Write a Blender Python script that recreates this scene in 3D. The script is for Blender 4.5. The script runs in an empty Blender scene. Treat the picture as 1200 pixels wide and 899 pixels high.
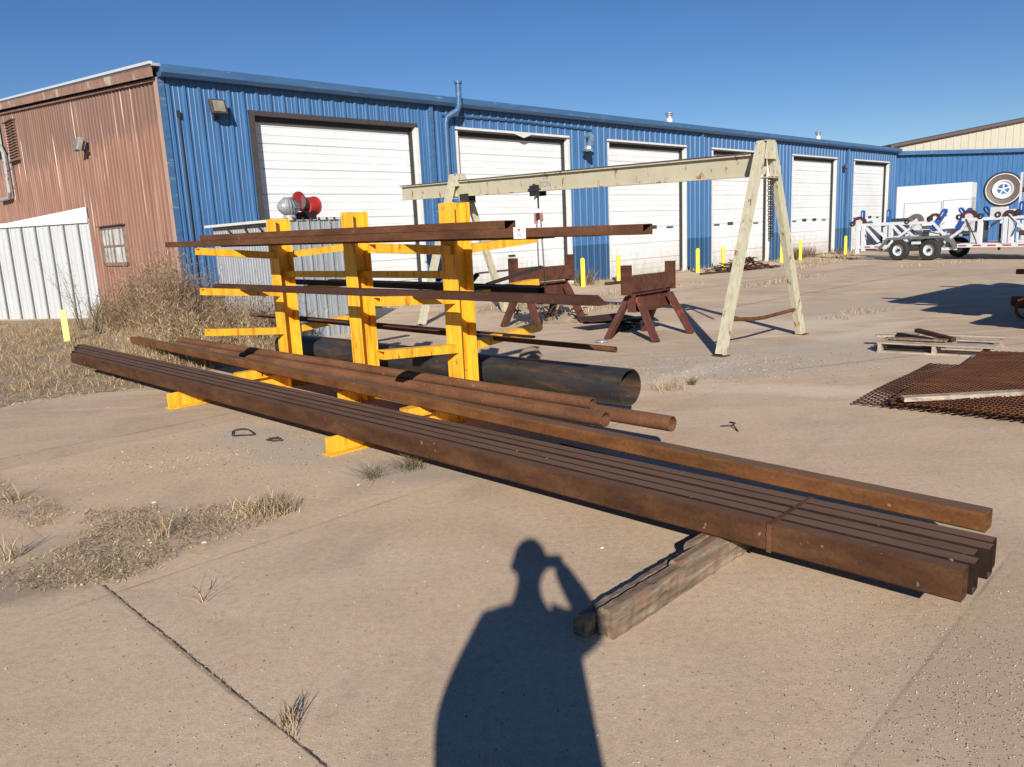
import bpy, math, random
from mathutils import Vector, Matrix, noise as mnoise
random.seed(7)
R = math.radians
sc = bpy.context.scene
COL = sc.collection

# ------------------------------------------------------------------ helpers
class MB:
    def __init__(self, T=None):
        self.v = []; self.f = []; self.T = T
    def add(self, vs, fs):
        o = len(self.v)
        for p in vs:
            p = Vector(p)
            self.v.append(self.T @ p if self.T is not None else p)
        self.f += [tuple(i + o for i in f) for f in fs]
    def box(self, x0, x1, y0, y1, z0, z1):
        self.add([(x0,y0,z0),(x1,y0,z0),(x1,y1,z0),(x0,y1,z0),(x0,y0,z1),(x1,y0,z1),(x1,y1,z1),(x0,y1,z1)],
                 [(0,3,2,1),(4,5,6,7),(0,1,5,4),(1,2,6,5),(2,3,7,6),(3,0,4,7)])
    def frame(self, a, b, up=(0,0,1)):
        a = Vector(a); b = Vector(b); d = (b - a); L = d.length; d.normalize()
        up = Vector(up)
        if abs(d.dot(up)) > .98: up = Vector((1,0,0))
        s = d.cross(up).normalized(); t = s.cross(d).normalized()
        return a, b, s, t
    def bar(self, a, b, w, h, up=(0,0,1)):
        a, b, s, t = self.frame(a, b, up)
        vs = []
        for p in (a, b):
            for i, j in ((-1,-1),(1,-1),(1,1),(-1,1)):
                vs.append(p + s*(i*w/2) + t*(j*h/2))
        self.add(vs, [(3,2,1,0),(4,5,6,7),(0,1,5,4),(1,2,6,5),(2,3,7,6),(3,0,4,7)])
    def rtube(self, a, b, w, h, th=.006, up=(0,0,1), rnd=0.0, seg=1, sag=0.0):
        """hollow rectangular tube, open at both ends; rnd = small corner chamfer"""
        a, b, s, t = self.frame(a, b, up)
        c = rnd
        if c > 0:
            oc = [(-w/2+c,-h/2),(w/2-c,-h/2),(w/2,-h/2+c),(w/2,h/2-c),(w/2-c,h/2),(-w/2+c,h/2),(-w/2,h/2-c),(-w/2,-h/2+c)]
        else:
            oc = [(-w/2,-h/2),(w/2,-h/2),(w/2,h/2),(-w/2,h/2)]
        k = (w/2-th)/(w/2); k2 = (h/2-th)/(h/2)
        ic = [(x*k, y*k2) for x, y in oc]
        n = len(oc); vs = []
        for q in range(seg+1):
            u = q/seg; p = a.lerp(b, u) - t*(sag*4*u*(1-u))
            for x, y in oc: vs.append(p + s*x + t*y)
            for x, y in ic: vs.append(p + s*x + t*y)
        fs = []
        m = 2*n
        for q in range(seg):
            for i in range(n):
                j = (i+1) % n
                fs.append((q*m+i, q*m+j, (q+1)*m+j, (q+1)*m+i))
                fs.append((q*m+n+j, q*m+n+i, (q+1)*m+n+i, (q+1)*m+n+j))
        for i in range(n):
            j = (i+1) % n
            fs.append((i, n+i, n+j, j))
            e = seg*m
            fs.append((e+j, e+n+j, e+n+i, e+i))
        self.add(vs, fs)
    def pipe(self, a, b, r, th=.006, n=20, seg=1, sag=0.0):
        a, b, s, t = self.frame(a, b)
        vs = []; fs = []; m = 2*n
        for q in range(seg+1):
            u = q/seg; p = a.lerp(b, u) - t*(sag*4*u*(1-u))
            for rr in (r, r-th):
                for i in range(n):
                    g = 2*math.pi*i/n
                    vs.append(p + s*(rr*math.cos(g)) + t*(rr*math.sin(g)))
        for q in range(seg):
            for i in range(n):
                j = (i+1) % n
                fs.append((q*m+i, q*m+j, (q+1)*m+j, (q+1)*m+i))
                fs.append((q*m+n+j, q*m+n+i, (q+1)*m+n+i, (q+1)*m+n+j))
        for i in range(n):
            j = (i+1) % n
            fs.append((i, n+i, n+j, j)); e = seg*m
            fs.append((e+j, e+n+j, e+n+i, e+i))
        self.add(vs, fs)
    def cyl(self, a, b, r, r2=None, n=16):
        r2 = r if r2 is None else r2
        a, b, s, t = self.frame(a, b)
        vs = []
        for p, rr in ((a, r), (b, r2)):
            for i in range(n):
                g = 2*math.pi*i/n
                vs.append(p + s*(rr*math.cos(g)) + t*(rr*math.sin(g)))
        fs = [(i, (i+1) % n, n+(i+1) % n, n+i) for i in range(n)]
        fs += [tuple(range(n-1,-1,-1)), tuple(range(n, 2*n))]
        self.add(vs, fs)
    def poly(self, pts, r, n=8, close=False):
        """bent round bar through points"""
        pts = [Vector(p) for p in pts]
        N = len(pts); vs = []; fs = []
        prev = None
        for k in range(N):
            if close: d = pts[(k+1) % N] - pts[k-1]
            else: d = pts[min(k+1, N-1)] - pts[max(k-1, 0)]
            d.normalize()
            if prev is None:
                up = Vector((0,0,1)) if abs(d.z) < .9 else Vector((1,0,0))
                s = d.cross(up).normalized()
            else:
                s = (prev - d*prev.dot(d)).normalized()
            prev = s; t = s.cross(d)
            for i in range(n):
                g = 2*math.pi*i/n
                vs.append(pts[k] + s*(r*math.cos(g)) + t*(r*math.sin(g)))
        for k in range(N if close else N-1):
            k2 = (k+1) % N
            for i in range(n):
                j = (i+1) % n
                fs.append((k*n+i, k*n+j, k2*n+j, k2*n+i))
        if not close: fs += [tuple(range(n-1,-1,-1)), tuple(range((N-1)*n, N*n))]
        self.add(vs, fs)
    def prism(self, pts, d):
        """planar polygon pts (3D) extruded by vector d"""
        pts = [Vector(p) for p in pts]; d = Vector(d); n = len(pts)
        vs = pts + [p + d for p in pts]
        fs = [tuple(range(n-1,-1,-1)), tuple(range(n, 2*n))] + [(i,(i+1)%n,n+(i+1)%n,n+i) for i in range(n)]
        self.add(vs, fs)
    def lathe(self, c, prof, n=20, axis=(0,0,1), close=False):
        """prof: (radius, height along axis)"""
        c = Vector(c); ax = Vector(axis).normalized()
        up = Vector((0,0,1)) if abs(ax.z) < .9 else Vector((1,0,0))
        s = ax.cross(up).normalized(); t = s.cross(ax)
        vs = []; fs = []; m = len(prof)
        for i in range(n):
            g = 2*math.pi*i/n
            for r, h in prof: vs.append(c + ax*h + s*(r*math.cos(g)) + t*(r*math.sin(g)))
        for i in range(n):
            j = (i+1) % n
            for k in range(m if close else m-1):
                k2 = (k+1) % m
                fs.append((i*m+k, j*m+k, j*m+k2, i*m+k2))
        self.add(vs, fs)
    def quad(self, *p): self.add(p, [tuple(range(len(p)))])
    def build(self, name, mat, parent=None, smooth=False, bevel=0.0):
        me = bpy.data.meshes.new(name)
        me.from_pydata([tuple(v) for v in self.v], [], self.f)
        if smooth:
            me.polygons.foreach_set('use_smooth', [True]*len(me.polygons))
            try: me.set_sharp_from_angle(angle=R(40))
            except Exception: pass
        me.materials.append(mat)
        o = bpy.data.objects.new(name, me); COL.objects.link(o)
        if parent is not None: o.parent = parent
        if bevel > 0:
            b = o.modifiers.new('bev', 'BEVEL'); b.width = bevel; b.segments = 2; b.limit_method = 'ANGLE'; b.angle_limit = R(50)
        return o

def tag(o, label, cat, group=None, kind=None):
    if label: o['label'] = label
    if cat: o['category'] = cat
    if group: o['group'] = group
    if kind: o['kind'] = kind
    return o
def empty(name, label, cat, loc=(0,0,0), rz=0.0, group=None):
    o = bpy.data.objects.new(name, None); COL.objects.link(o)
    o.location = loc; o.rotation_euler = (0,0,rz); o.empty_display_size = .1
    return tag(o, label, cat, group)
def put(o, loc, rz=0.0):
    o.location = loc; o.rotation_euler = (0,0,rz); return o
def copy_tree(o, parent=None):
    c = o.copy(); COL.objects.link(c); c.parent = parent
    for ch in o.children: copy_tree(ch, c)
    return c

# ------------------------------------------------------------------ materials
def newmat(name):
    m = bpy.data.materials.new(name); m.use_nodes = True
    nt = m.node_tree; nt.nodes.clear()
    out = nt.nodes.new('ShaderNodeOutputMaterial'); b = nt.nodes.new('ShaderNodeBsdfPrincipled')
    nt.links.new(b.outputs[0], out.inputs[0])
    return m, nt, b
def coords(nt, scale=(1,1,1), kind='Object', rot=(0,0,0)):
    tc = nt.nodes.new('ShaderNodeTexCoord'); mp = nt.nodes.new('ShaderNodeMapping')
    mp.inputs['Scale'].default_value = scale; mp.inputs['Rotation'].default_value = rot
    nt.links.new(tc.outputs[kind], mp.inputs[0]); return mp.outputs[0]
def noise(nt, vec, scale, detail=4, rough=.55, dist=0.0):
    n = nt.nodes.new('ShaderNodeTexNoise'); n.inputs['Scale'].default_value = scale
    n.inputs['Detail'].default_value = detail; n.inputs['Roughness'].default_value = rough
    n.inputs['Distortion'].default_value = dist
    nt.links.new(vec, n.inputs['Vector']); return n.outputs['Fac']
def ramp(nt, fac, stops):
    r = nt.nodes.new('ShaderNodeValToRGB'); e = r.color_ramp.elements
    while len(e) > 1: e.remove(e[-1])
    for i, (p, c) in enumerate(stops):
        if i == 0: e[0].position = p; el = e[0]
        else: el = e.new(p)
        el.color = tuple(c) + (1,) if len(c) == 3 else c
    nt.links.new(fac, r.inputs[0]); return r.outputs[0]
def mixc(nt, fac, a, b, mode='MIX'):
    m = nt.nodes.new('ShaderNodeMix'); m.data_type = 'RGBA'; m.blend_type = mode
    for sock, val in ((m.inputs[0], fac), (m.inputs[6], a), (m.inputs[7], b)):
        if hasattr(val, 'is_output'): nt.links.new(val, sock)
        elif isinstance(val, (int, float)): sock.default_value = val
        else: sock.default_value = tuple(val) + (1,)
    return m.outputs[2]
def bump(nt, b, h, strength=.3, dist=.01):
    bn = nt.nodes.new('ShaderNodeBump'); bn.inputs['Strength'].default_value = strength
    bn.inputs['Distance'].default_value = dist
    nt.links.new(h, bn.inputs['Height']); nt.links.new(bn.outputs[0], b.inputs['Normal'])
def W3(v): return (v, v, v)
def sep(nt, vec, ax):
    s = nt.nodes.new('ShaderNodeSeparateXYZ'); nt.links.new(vec, s.inputs[0]); return s.outputs[ax]
def math_(nt, op, a, b=0.0):
    m = nt.nodes.new('ShaderNodeMath'); m.operation = op
    for s, v in ((m.inputs[0], a), (m.inputs[1], b)):
        if hasattr(v, 'is_output'): nt.links.new(v, s)
        else: s.default_value = v
    return m.outputs[0]

def m_plain(name, col, rough=.6, var=.15, scale=8, metal=0.0, bmp=0.0):
    m, nt, b = newmat(name); v = coords(nt)
    n = noise(nt, v, scale, 5)
    lo = [c*(1-var) for c in col]; hi = [min(1, c*(1+var)) for c in col]
    nt.links.new(ramp(nt, n, [(.3, lo), (.7, hi)]), b.inputs['Base Color'])
    b.inputs['Roughness'].default_value = rough; b.inputs['Metallic'].default_value = metal
    if bmp: bump(nt, b, noise(nt, v, scale*6, 4), bmp, .003)
    return m
def m_rust(name, dark, mid, light, sx=1.0, rough=.82, scale=7, spots=True, streak=(.35,1,1), top_sheen=None, sheen_amt=.7):
    m, nt, b = newmat(name); v = coords(nt, streak)
    n1 = noise(nt, v, scale, 8, .65); n2 = noise(nt, coords(nt), scale*7, 5, .7)
    c = ramp(nt, n1, [(.28, dark), (.5, mid), (.74, light)])
    c = mixc(nt, .55, c, ramp(nt, n2, [(.3, W3(.55)), (.5, W3(1)), (.72, W3(1.35))]), 'MULTIPLY')
    if spots:
        n3 = noise(nt, coords(nt), 21, 2, .5)
        c = mixc(nt, ramp(nt, n3, [(.72, W3(0)), (.77, W3(.6))]), c, (.36,.20,.12))
        n4 = noise(nt, coords(nt, (9,1.5,1.5)), 3.2, 3, .6)     # weld and strap marks across the length
        c = mixc(nt, ramp(nt, n4, [(.70, W3(0)), (.73, W3(.35))]), c, (.22,.11,.06))
    if top_sheen:                                                   # sky sheen painted on upward faces as a lighter colour
        ge = nt.nodes.new('ShaderNodeNewGeometry')
        k = ramp(nt, sep(nt, ge.outputs['True Normal'], 2), [(.90, W3(0)), (.97, W3(1))])
        k = mixc(nt, 1.0, k, ramp(nt, noise(nt, coords(nt, (.5,2,2)), 2.6, 8, .7), [(.3, W3(sheen_amt*.45)), (.62, W3(sheen_amt))]), 'MULTIPLY')
        c = mixc(nt, k, c, top_sheen)
    nt.links.new(c, b.inputs['Base Color'])
    b.inputs['Roughness'].default_value = rough
    b.inputs['Specular IOR Level'].default_value = .18
    bump(nt, b, n2, .25, .002)
    return m
def m_painted(name, col, chip, amt=.62, vs=(3,3,.5), rough=.45, dark=.75, scale=5, bmp=.1, chipscale=4.0):
    """old paint: base colour, streaky wear along z, chips of another colour"""
    m, nt, b = newmat(name)
    st = noise(nt, coords(nt, vs), scale, 6, .6)
    c = ramp(nt, st, [(.3, [x*dark for x in col]), (.62, col)])
    n = noise(nt, coords(nt, vs), chipscale, 9, .68)
    k = ramp(nt, n, [(amt, W3(0)), (amt+.05, W3(1))])
    c = mixc(nt, k, c, chip)
    nt.links.new(c, b.inputs['Base Color'])
    b.inputs['Roughness'].default_value = rough
    if bmp: bump(nt, b, n, bmp, .003)
    return m

M = {}
M['rust'] = m_rust('rust_brown', (.048,.021,.010), (.090,.039,.019), (.145,.067,.033))
M['rust_stack'] = m_rust('rust_stack', (.032,.014,.007), (.064,.028,.013), (.108,.050,.024), top_sheen=(.150,.088,.062), sheen_amt=.7)
M['rust_seam_shade'] = m_rust('rust_stack_seam_shade', (.010,.006,.004), (.018,.010,.007), (.032,.017,.011), top_sheen=(.135,.078,.054), sheen_amt=1.25)  # near-black sides paint in the crevice shade between neighbouring tubes
M['rust2'] = m_rust('rust_brown_dark', (.030,.014,.010), (.056,.026,.018), (.085,.041,.026))
M['rust_orange'] = m_rust('rust_orange', (.062,.026,.010), (.125,.051,.018), (.19,.084,.031), top_sheen=(.15,.10,.075), sheen_amt=.8)
M['rust_horse'] = m_rust('rust_maroon', (.045,.018,.012), (.085,.034,.022), (.125,.052,.032), spots=False)
M['rust_pipe'] = m_rust('rust_pipe', (.075,.034,.017), (.135,.060,.029), (.20,.092,.048), scale=5, top_sheen=(.17,.11,.08), sheen_amt=.5)
M['rust_grate'] = m_rust('rust_grating', (.045,.019,.011), (.085,.035,.018), (.13,.053,.025), spots=False)
M['black_steel'] = m_rust('black_steel', (.010,.009,.009), (.018,.015,.014), (.04,.022,.016), spots=False, rough=.6)
M['grey_rust'] = m_rust('grey_rust', (.10,.085,.075), (.17,.15,.13), (.24,.20,.17), spots=False, rough=.7)
def m_bigpipe():
    m, nt, b = newmat('dark_mill_pipe')
    a = noise(nt, coords(nt, (.5,2.2,2.2)), 3.2, 9, .7); n2 = noise(nt, coords(nt), 30, 4)
    c = ramp(nt, a, [(.30,(.012,.013,.014)), (.50,(.028,.027,.027)), (.58,(.06,.036,.026)), (.68,(.13,.056,.03))])
    c = mixc(nt, ramp(nt, n2, [(.66,W3(0)),(.7,W3(.6))]), c, (.16,.10,.06))
    nt.links.new(c, b.inputs['Base Color']); b.inputs['Roughness'].default_value = .48
    bump(nt, b, n2, .15, .002); return m
M['bigpipe'] = m_bigpipe()
def m_yellow():
    m, nt, b = newmat('rack_yellow')
    v = coords(nt, (14,14,1.3)); st = noise(nt, v, 1.6, 6, .6)
    c = ramp(nt, st, [(.34,(.55,.19,.014)), (.45,(.74,.365,.018)), (.62,(.80,.45,.035))])
    n = noise(nt, coords(nt,(2,2,.8)), 9, 8, .7)
    c = mixc(nt, ramp(nt, n, [(.60,W3(0)),(.67,W3(.9))]), c, (.24,.085,.03))
    n2 = noise(nt, coords(nt), 2.2, 4)
    c = mixc(nt, ramp(nt, n2, [(.35,W3(.0)),(.7,W3(.22))]), c, (.74,.36,.03))
    nt.links.new(c, b.inputs['Base Color']); b.inputs['Roughness'].default_value = .5
    bump(nt, b, n, .12, .002); return m
M['yellow'] = m_yellow()
M['blue'] = m_painted('siding_blue', (.045,.132,.295), (.15,.23,.36), .66, (5,5,.35), .42, .72, 3, .03)
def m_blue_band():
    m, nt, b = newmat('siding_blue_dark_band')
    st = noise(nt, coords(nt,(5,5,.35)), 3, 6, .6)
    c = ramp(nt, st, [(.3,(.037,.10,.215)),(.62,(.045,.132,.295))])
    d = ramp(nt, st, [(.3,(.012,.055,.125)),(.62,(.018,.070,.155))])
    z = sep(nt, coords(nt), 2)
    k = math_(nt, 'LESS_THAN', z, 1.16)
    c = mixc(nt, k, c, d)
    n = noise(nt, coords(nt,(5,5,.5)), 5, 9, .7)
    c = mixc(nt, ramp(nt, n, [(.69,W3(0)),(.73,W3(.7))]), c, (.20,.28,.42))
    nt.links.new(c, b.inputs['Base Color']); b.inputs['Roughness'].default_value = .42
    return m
M['blue_band'] = m_blue_band()
M['blue_trim'] = m_painted('trim_blue', (.045,.115,.235), (.15,.19,.25), .60, (.5,3,3), .4, .8, 3, .03)
M['blue_deep'] = m_plain('machine_blue', (.015,.075,.30), .35)
def m_red_wall():
    m, nt, b = newmat('faded_red_siding')
    n1 = noise(nt, coords(nt,(2.2,2.2,.22)), 2.2, 8, .62)
    c = ramp(nt, n1, [(.28,(.14,.070,.048)), (.48,(.225,.115,.078)), (.66,(.30,.165,.118))])
    g = noise(nt, coords(nt,(1,1,.5)), .7, 5)
    c = mixc(nt, ramp(nt, g, [(.42,W3(0)),(.68,W3(.5))]), c, (.22,.125,.10))
    n2 = noise(nt, coords(nt,(9,9,.22)), 1.5, 4, .5)
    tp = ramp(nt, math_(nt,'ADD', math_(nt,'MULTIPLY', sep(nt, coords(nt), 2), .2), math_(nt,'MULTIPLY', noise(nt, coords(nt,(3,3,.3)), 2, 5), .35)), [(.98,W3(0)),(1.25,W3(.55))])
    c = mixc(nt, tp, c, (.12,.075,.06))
    c = mixc(nt, ramp(nt, n2, [(.635,W3(0)),(.70,W3(.9))]), c, (.58,.42,.34))
    n3 = noise(nt, coords(nt,(3,3,.5)), 12, 5, .6)
    c = mixc(nt, ramp(nt, n3, [(.62,W3(0)),(.66,W3(.35))]), c, (.16,.09,.075))
    nt.links.new(c, b.inputs['Base Color']); b.inputs['Roughness'].default_value = .75
    return m
M['red_wall'] = m_red_wall()
M['rake'] = m_painted('peeling_rake_board', (.27,.155,.11), (.34,.31,.25), .55, (1,1.2,1), .7, .7, 3, .1, 1.2)
M['white'] = m_painted('door_white', (.64,.655,.67), (.45,.42,.35), .70, (1,1,.35), .45, .93, 2.5, .02)
def m_door():
    m, nt, b = newmat('overhead_door_white')
    c = ramp(nt, noise(nt, coords(nt,(.5,1,.5)), 1.6, 5, .6), [(.3,(.585,.60,.61)),(.6,(.645,.66,.675))])
    z = sep(nt, coords(nt), 2); n = noise(nt, coords(nt,(2.5,1,.6)), 3, 7, .65)
    k = ramp(nt, math_(nt,'ADD', math_(nt,'MULTIPLY', z, .42), math_(nt,'MULTIPLY', n, .9)), [(.42,W3(.75)),(.85,W3(0))])
    c = mixc(nt, k, c, (.40,.34,.27))
    n2 = noise(nt, coords(nt,(5,1,.35)), 3, 7, .65)
    c = mixc(nt, ramp(nt, n2, [(.60,W3(0)),(.72,W3(.35))]), c, (.42,.39,.34))
    n3 = noise(nt, coords(nt,(.6,1,.6)), 1.1, 3)
    nt.links.new(c, b.inputs['Base Color']); b.inputs['Roughness'].default_value = .45
    bump(nt, b, n3, .5, .03); return m
M['door'] = m_door()
M['white_shed'] = m_painted('panel_white', (.44,.46,.475), (.30,.30,.28), .66, (5,5,.3), .45, .86, 3, .02)
M['white_clean'] = m_plain('machine_white', (.56,.585,.62), .35, .04, 4)
M['white_dusty'] = m_painted('machine_white_dusty', (.54,.55,.56), (.25,.14,.10), .66, (1,1,.6), .4, .9, 5, .02, 9)
M['white_trim'] = m_plain('white_trim', (.56,.56,.53), .5, .1, 5)
M['dark_trim'] = m_plain('dark_trim', (.075,.06,.06), .6, .2)
M['jamb_trim_head_shade'] = m_plain('jamb_trim_head_shade', (.045,.038,.038), .6, .2)  # dark jamb trim, and the shade painted along the door heads
M['dark'] = m_plain('dark_grey', (.02,.02,.022), .6, .2)
M['rubber'] = m_plain('tyre_rubber', (.022,.021,.02), .85, .25, 20)
M['grey_fender'] = m_plain('fender_grey', (.12,.12,.125), .5, .2)
M['maroon'] = m_plain('maroon_cover', (.065,.02,.02), .6, .2)
M['brown_disc'] = m_plain('brown_disc', (.12,.10,.09), .6, .3)
M['tape_red'] = m_plain('tape_red', (.40,.02,.03), .4, .1)
M['glass_dark'] = m_plain('door_glass', (.03,.035,.04), .15, .2)
M['galv'] = m_painted('galvanised_grey', (.27,.29,.315), (.14,.10,.08), .62, (5,5,.5), .42, .68, 4, .03)
M['galv_dark'] = m_painted('galvanised_roof', (.36,.37,.38), (.13,.05,.03), .55, (2,2,2), .5, .6, 4, .03)
M['red_reel'] = m_plain('reel_red', (.36,.025,.022), .45, .3, 6)
M['cream'] = m_painted('gantry_cream', (.47,.445,.325), (.24,.10,.045), .585, (5,5,2), .55, .74, 4, .05, 3.0)
M['cream_beam'] = m_painted('gantry_beam_cream', (.45,.415,.30), (.27,.11,.05), .57, (1.2,1.2,.5), .5, .88, 2.2, .03, 5.0)
M['beige'] = m_painted('siding_beige', (.42,.395,.32), (.32,.29,.24), .7, (4,4,.4), .5, .88, 2, .02)
M['bollard'] = m_painted('bollard_yellow', (.74,.70,.05), (.4,.33,.05), .70, (3,3,1), .5, .88, 5, .03)
M['pale_post'] = m_plain('post_pale_yellow', (.62,.66,.22), .6, .12)
M['roof_white'] = m_plain('roof_edge_white', (.50,.53,.56), .35, .06)
M['roof'] = m_plain('roof_metal', (.30,.33,.37), .45, .1)
M['skin'] = m_plain('skin', (.42,.25,.18), .5, .05)
M['jacket'] = m_plain('jacket_cloth', (.05,.06,.09), .9, .2)
M['jeans'] = m_plain('jeans_cloth', (.06,.08,.14), .9, .2)
M['hair'] = m_plain('hair', (.03,.02,.015), .7, .2)
M['paper'] = m_plain('paper_white', (.80,.80,.80), .6, .02)
M['ink'] = m_plain('ink_grey', (.25,.25,.30), .6, .02)
M['ink_red'] = m_plain('ink_red', (.55,.03,.05), .6, .02)
M['lamp_glass'] = m_plain('lamp_glass', (.22,.20,.15), .12, .25, 6)
M['bronze'] = m_plain('lamp_housing', (.05,.04,.035), .5, .2)
M['grey_lamp'] = m_plain('lamp_grey', (.23,.24,.22), .5, .2)
M['steel'] = m_plain('bright_steel', (.45,.46,.47), .3, .15, 6, .6)
M['wire'] = m_plain('blackened_wire', (.03,.024,.02), .6, .3)
M['duct'] = m_plain('duct_blue_grey', (.10,.16,.24), .35, .35, 6)

def m_wood(name, c0, c1, c2, streak=(1,9,9), crack=.0):
    al = streak[1] < streak[0]
    m, nt, b = newmat(name)
    n = noise(nt, coords(nt, streak), 3.0, 9, .65, .4)
    c = ramp(nt, n, [(.28, c0), (.5, c1), (.72, c2)])
    n2 = noise(nt, coords(nt,(3,2.0,3)), 2.2, 6, .7)
    c = mixc(nt, ramp(nt, n2, [(.54,W3(0)),(.66,W3(.75))]), c, (.20,.085,.045))
    n3 = noise(nt, coords(nt,(9,1.2,9) if al else (1.2,9,9)), 5, 6, .7)
    c = mixc(nt, ramp(nt, n3, [(.30,W3(.9)),(.42,W3(0))]), c, (.025,.020,.016))
    nt.links.new(c, b.inputs['Base Color']); b.inputs['Roughness'].default_value = .9
    bump(nt, b, n, .6, .01); return m
M['timber'] = m_wood('weathered_timber', (.05,.036,.026), (.16,.115,.078), (.31,.24,.17), (9,.8,9))
M['wood_pale'] = m_wood('pale_plank', (.20,.16,.12), (.34,.28,.215), (.46,.39,.31))

def m_ground():
    m, nt, b = newmat('dusty_concrete')
    v = coords(nt, kind='Object')
    big = noise(nt, v, .22, 5, .55); mid = noise(nt, coords(nt,(1,1,1)), 1.1, 7, .62, .3); fine = noise(nt, v, 26, 6, .75); grit = noise(nt, v, 120, 3, .8)
    c = ramp(nt, mid, [(.28,(.445,.340,.238)), (.48,(.525,.400,.280)), (.7,(.585,.455,.325))])
    c = mixc(nt, ramp(nt, big, [(.35,W3(0)),(.62,W3(.5))]), c, (.455,.325,.225))
    # long drag marks / sandy streaks across the yard
    st = noise(nt, coords(nt,(.32,2.4,1), rot=(0,0,R(12))), 1.3, 8, .7, .5)
    far = ramp(nt, math_(nt, 'ADD', math_(nt, 'MULTIPLY', sep(nt, v, 1), .05), math_(nt, 'MULTIPLY', big, .35)), [(.44,W3(.16)),(.62,W3(1))])
    c = mixc(nt, mixc(nt, 1.0, ramp(nt, st, [(.47,W3(0)),(.64,W3(.75))]), far, 'MULTIPLY'), c, (.62,.51,.40))
    st2 = noise(nt, coords(nt,(.45,2.6,1), rot=(0,0,R(-20))), 1.7, 8, .7, .5)
    c = mixc(nt, mixc(nt, 1.0, ramp(nt, st2, [(.52,W3(0)),(.70,W3(.6))]), far, 'MULTIPLY'), c, (.37,.285,.215))
    tc = nt.nodes.new('ShaderNodeTexCoord'); mp = nt.nodes.new('ShaderNodeMapping'); mp.vector_type = 'TEXTURE'
    mp.inputs['Location'].default_value = (-1.96,3.46,0); mp.inputs['Rotation'].default_value = (0,0,R(45)); mp.inputs['Scale'].default_value = (3.05,3.05,1)
    nt.links.new(tc.outputs['Object'], mp.inputs[0])
    fl = nt.nodes.new('ShaderNodeVectorMath'); fl.operation = 'FLOOR'; nt.links.new(mp.outputs[0], fl.inputs[0])
    wn = nt.nodes.new('ShaderNodeTexWhiteNoise'); wn.noise_dimensions = '2D'; nt.links.new(fl.outputs[0], wn.inputs['Vector'])
    c = mixc(nt, .9, c, ramp(nt, wn.outputs['Value'], [(0,(.90,.885,.875)),(.5,(1,1,1)),(1,(1.05,1.04,1.02))]), 'MULTIPLY')
    edge = None
    for ax in (0,1):
        pc = sep(nt, mp.outputs[0], ax); pp = math_(nt, 'PINGPONG', math_(nt, 'ADD', pc, math_(nt, 'MULTIPLY', mid, .004)), .5)
        e1 = ramp(nt, pp, [(.0008,W3(1)),(.0028,W3(0))]); edge = e1 if edge is None else mixc(nt, 1.0, edge, e1, 'LIGHTEN')
    jm = ramp(nt, noise(nt, v, .9, 4, .6), [(.42,W3(0)),(.6,W3(.75))])
    c = mixc(nt, mixc(nt, 1.0, edge, jm, 'MULTIPLY'), c, (.20,.155,.11))
    blot = noise(nt, v, .8, 6, .6, .6)
    c = mixc(nt, ramp(nt, blot, [(.52,W3(0)),(.66,W3(.55))]), c, (.36,.275,.20))
    sc1 = noise(nt, coords(nt,(.6,14,1), rot=(0,0,R(40))), 1.2, 6, .7)
    c = mixc(nt, ramp(nt, sc1, [(.60,W3(0)),(.72,W3(.28))]), c, (.62,.50,.38))
    # fine grain and dark specks of grit
    c = mixc(nt, .8, c, ramp(nt, fine, [(.25,W3(.72)),(.5,W3(1)),(.78,W3(1.22))]), 'MULTIPLY')
    c = mixc(nt, .8, c, ramp(nt, grit, [(.25,W3(.66)),(.5,W3(1)),(.8,W3(1.3))]), 'MULTIPLY')
    g3 = noise(nt, v, 330, 2, .8); c = mixc(nt, .8, c, ramp(nt, g3, [(.25,W3(.68)),(.5,W3(1)),(.8,W3(1.3))]), 'MULTIPLY')
    vo = nt.nodes.new('ShaderNodeTexVoronoi'); vo.inputs['Scale'].default_value = 16
    nt.links.new(v, vo.inputs['Vector'])
    pn = noise(nt, v, .5, 4)
    sp = mixc(nt, 1.0, ramp(nt, vo.outputs['Distance'], [(.07,W3(1)),(.13,W3(0))]), ramp(nt, pn, [(.55,W3(0)),(.75,W3(.8))]), 'MULTIPLY')
    c = mixc(nt, sp, c, (.12,.10,.09))
    def spot(c, cx, cy, rx, ry, rot, col, amt, nscale=2.5):
        tc = nt.nodes.new('ShaderNodeTexCoord'); mp = nt.nodes.new('ShaderNodeMapping'); mp.vector_type = 'TEXTURE'
        mp.inputs['Location'].default_value = (cx,cy,0); mp.inputs['Rotation'].default_value = (0,0,rot); mp.inputs['Scale'].default_value = (rx,ry,1)
        nt.links.new(tc.outputs['Object'], mp.inputs[0])
        ln = nt.nodes.new('ShaderNodeVectorMath'); ln.operation = 'LENGTH'; nt.links.new(mp.outputs[0], ln.inputs[0])
        d = math_(nt, 'ADD', ln.outputs['Value'], math_(nt, 'MULTIPLY', math_(nt, 'SUBTRACT', noise(nt, v, nscale, 7, .7), .5), 1.7))
        k = ramp(nt, d, [(.45, W3(amt)), (1.0, W3(0))])
        return mixc(nt, k, c, col)
    c = spot(c, -1.9, 6.1, 1.5, .45, R(-45), (.41,.35,.285), .6)
    c = spot(c, -.7, 5.2, .5, .3, R(-45), (.36,.31,.26), .7)
    c = spot(c, 2.2, 8.6, 1.1, .28, R(40), (.68,.55,.42), .9)
    c = spot(c, 1.0, 7.4, .5, .3, R(40), (.62,.49,.37), .7)
    c = spot(c, 5.2, 12.3, 2.2, .6, R(40), (.60,.50,.40), .7)
    c = spot(c, 4.8, 10.6, 1.6, .5, R(40), (.60,.50,.40), .6)
    c = spot(c, .8, 17.8, 2.6, 1.4, R(45), (.33,.235,.16), .8)
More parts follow.
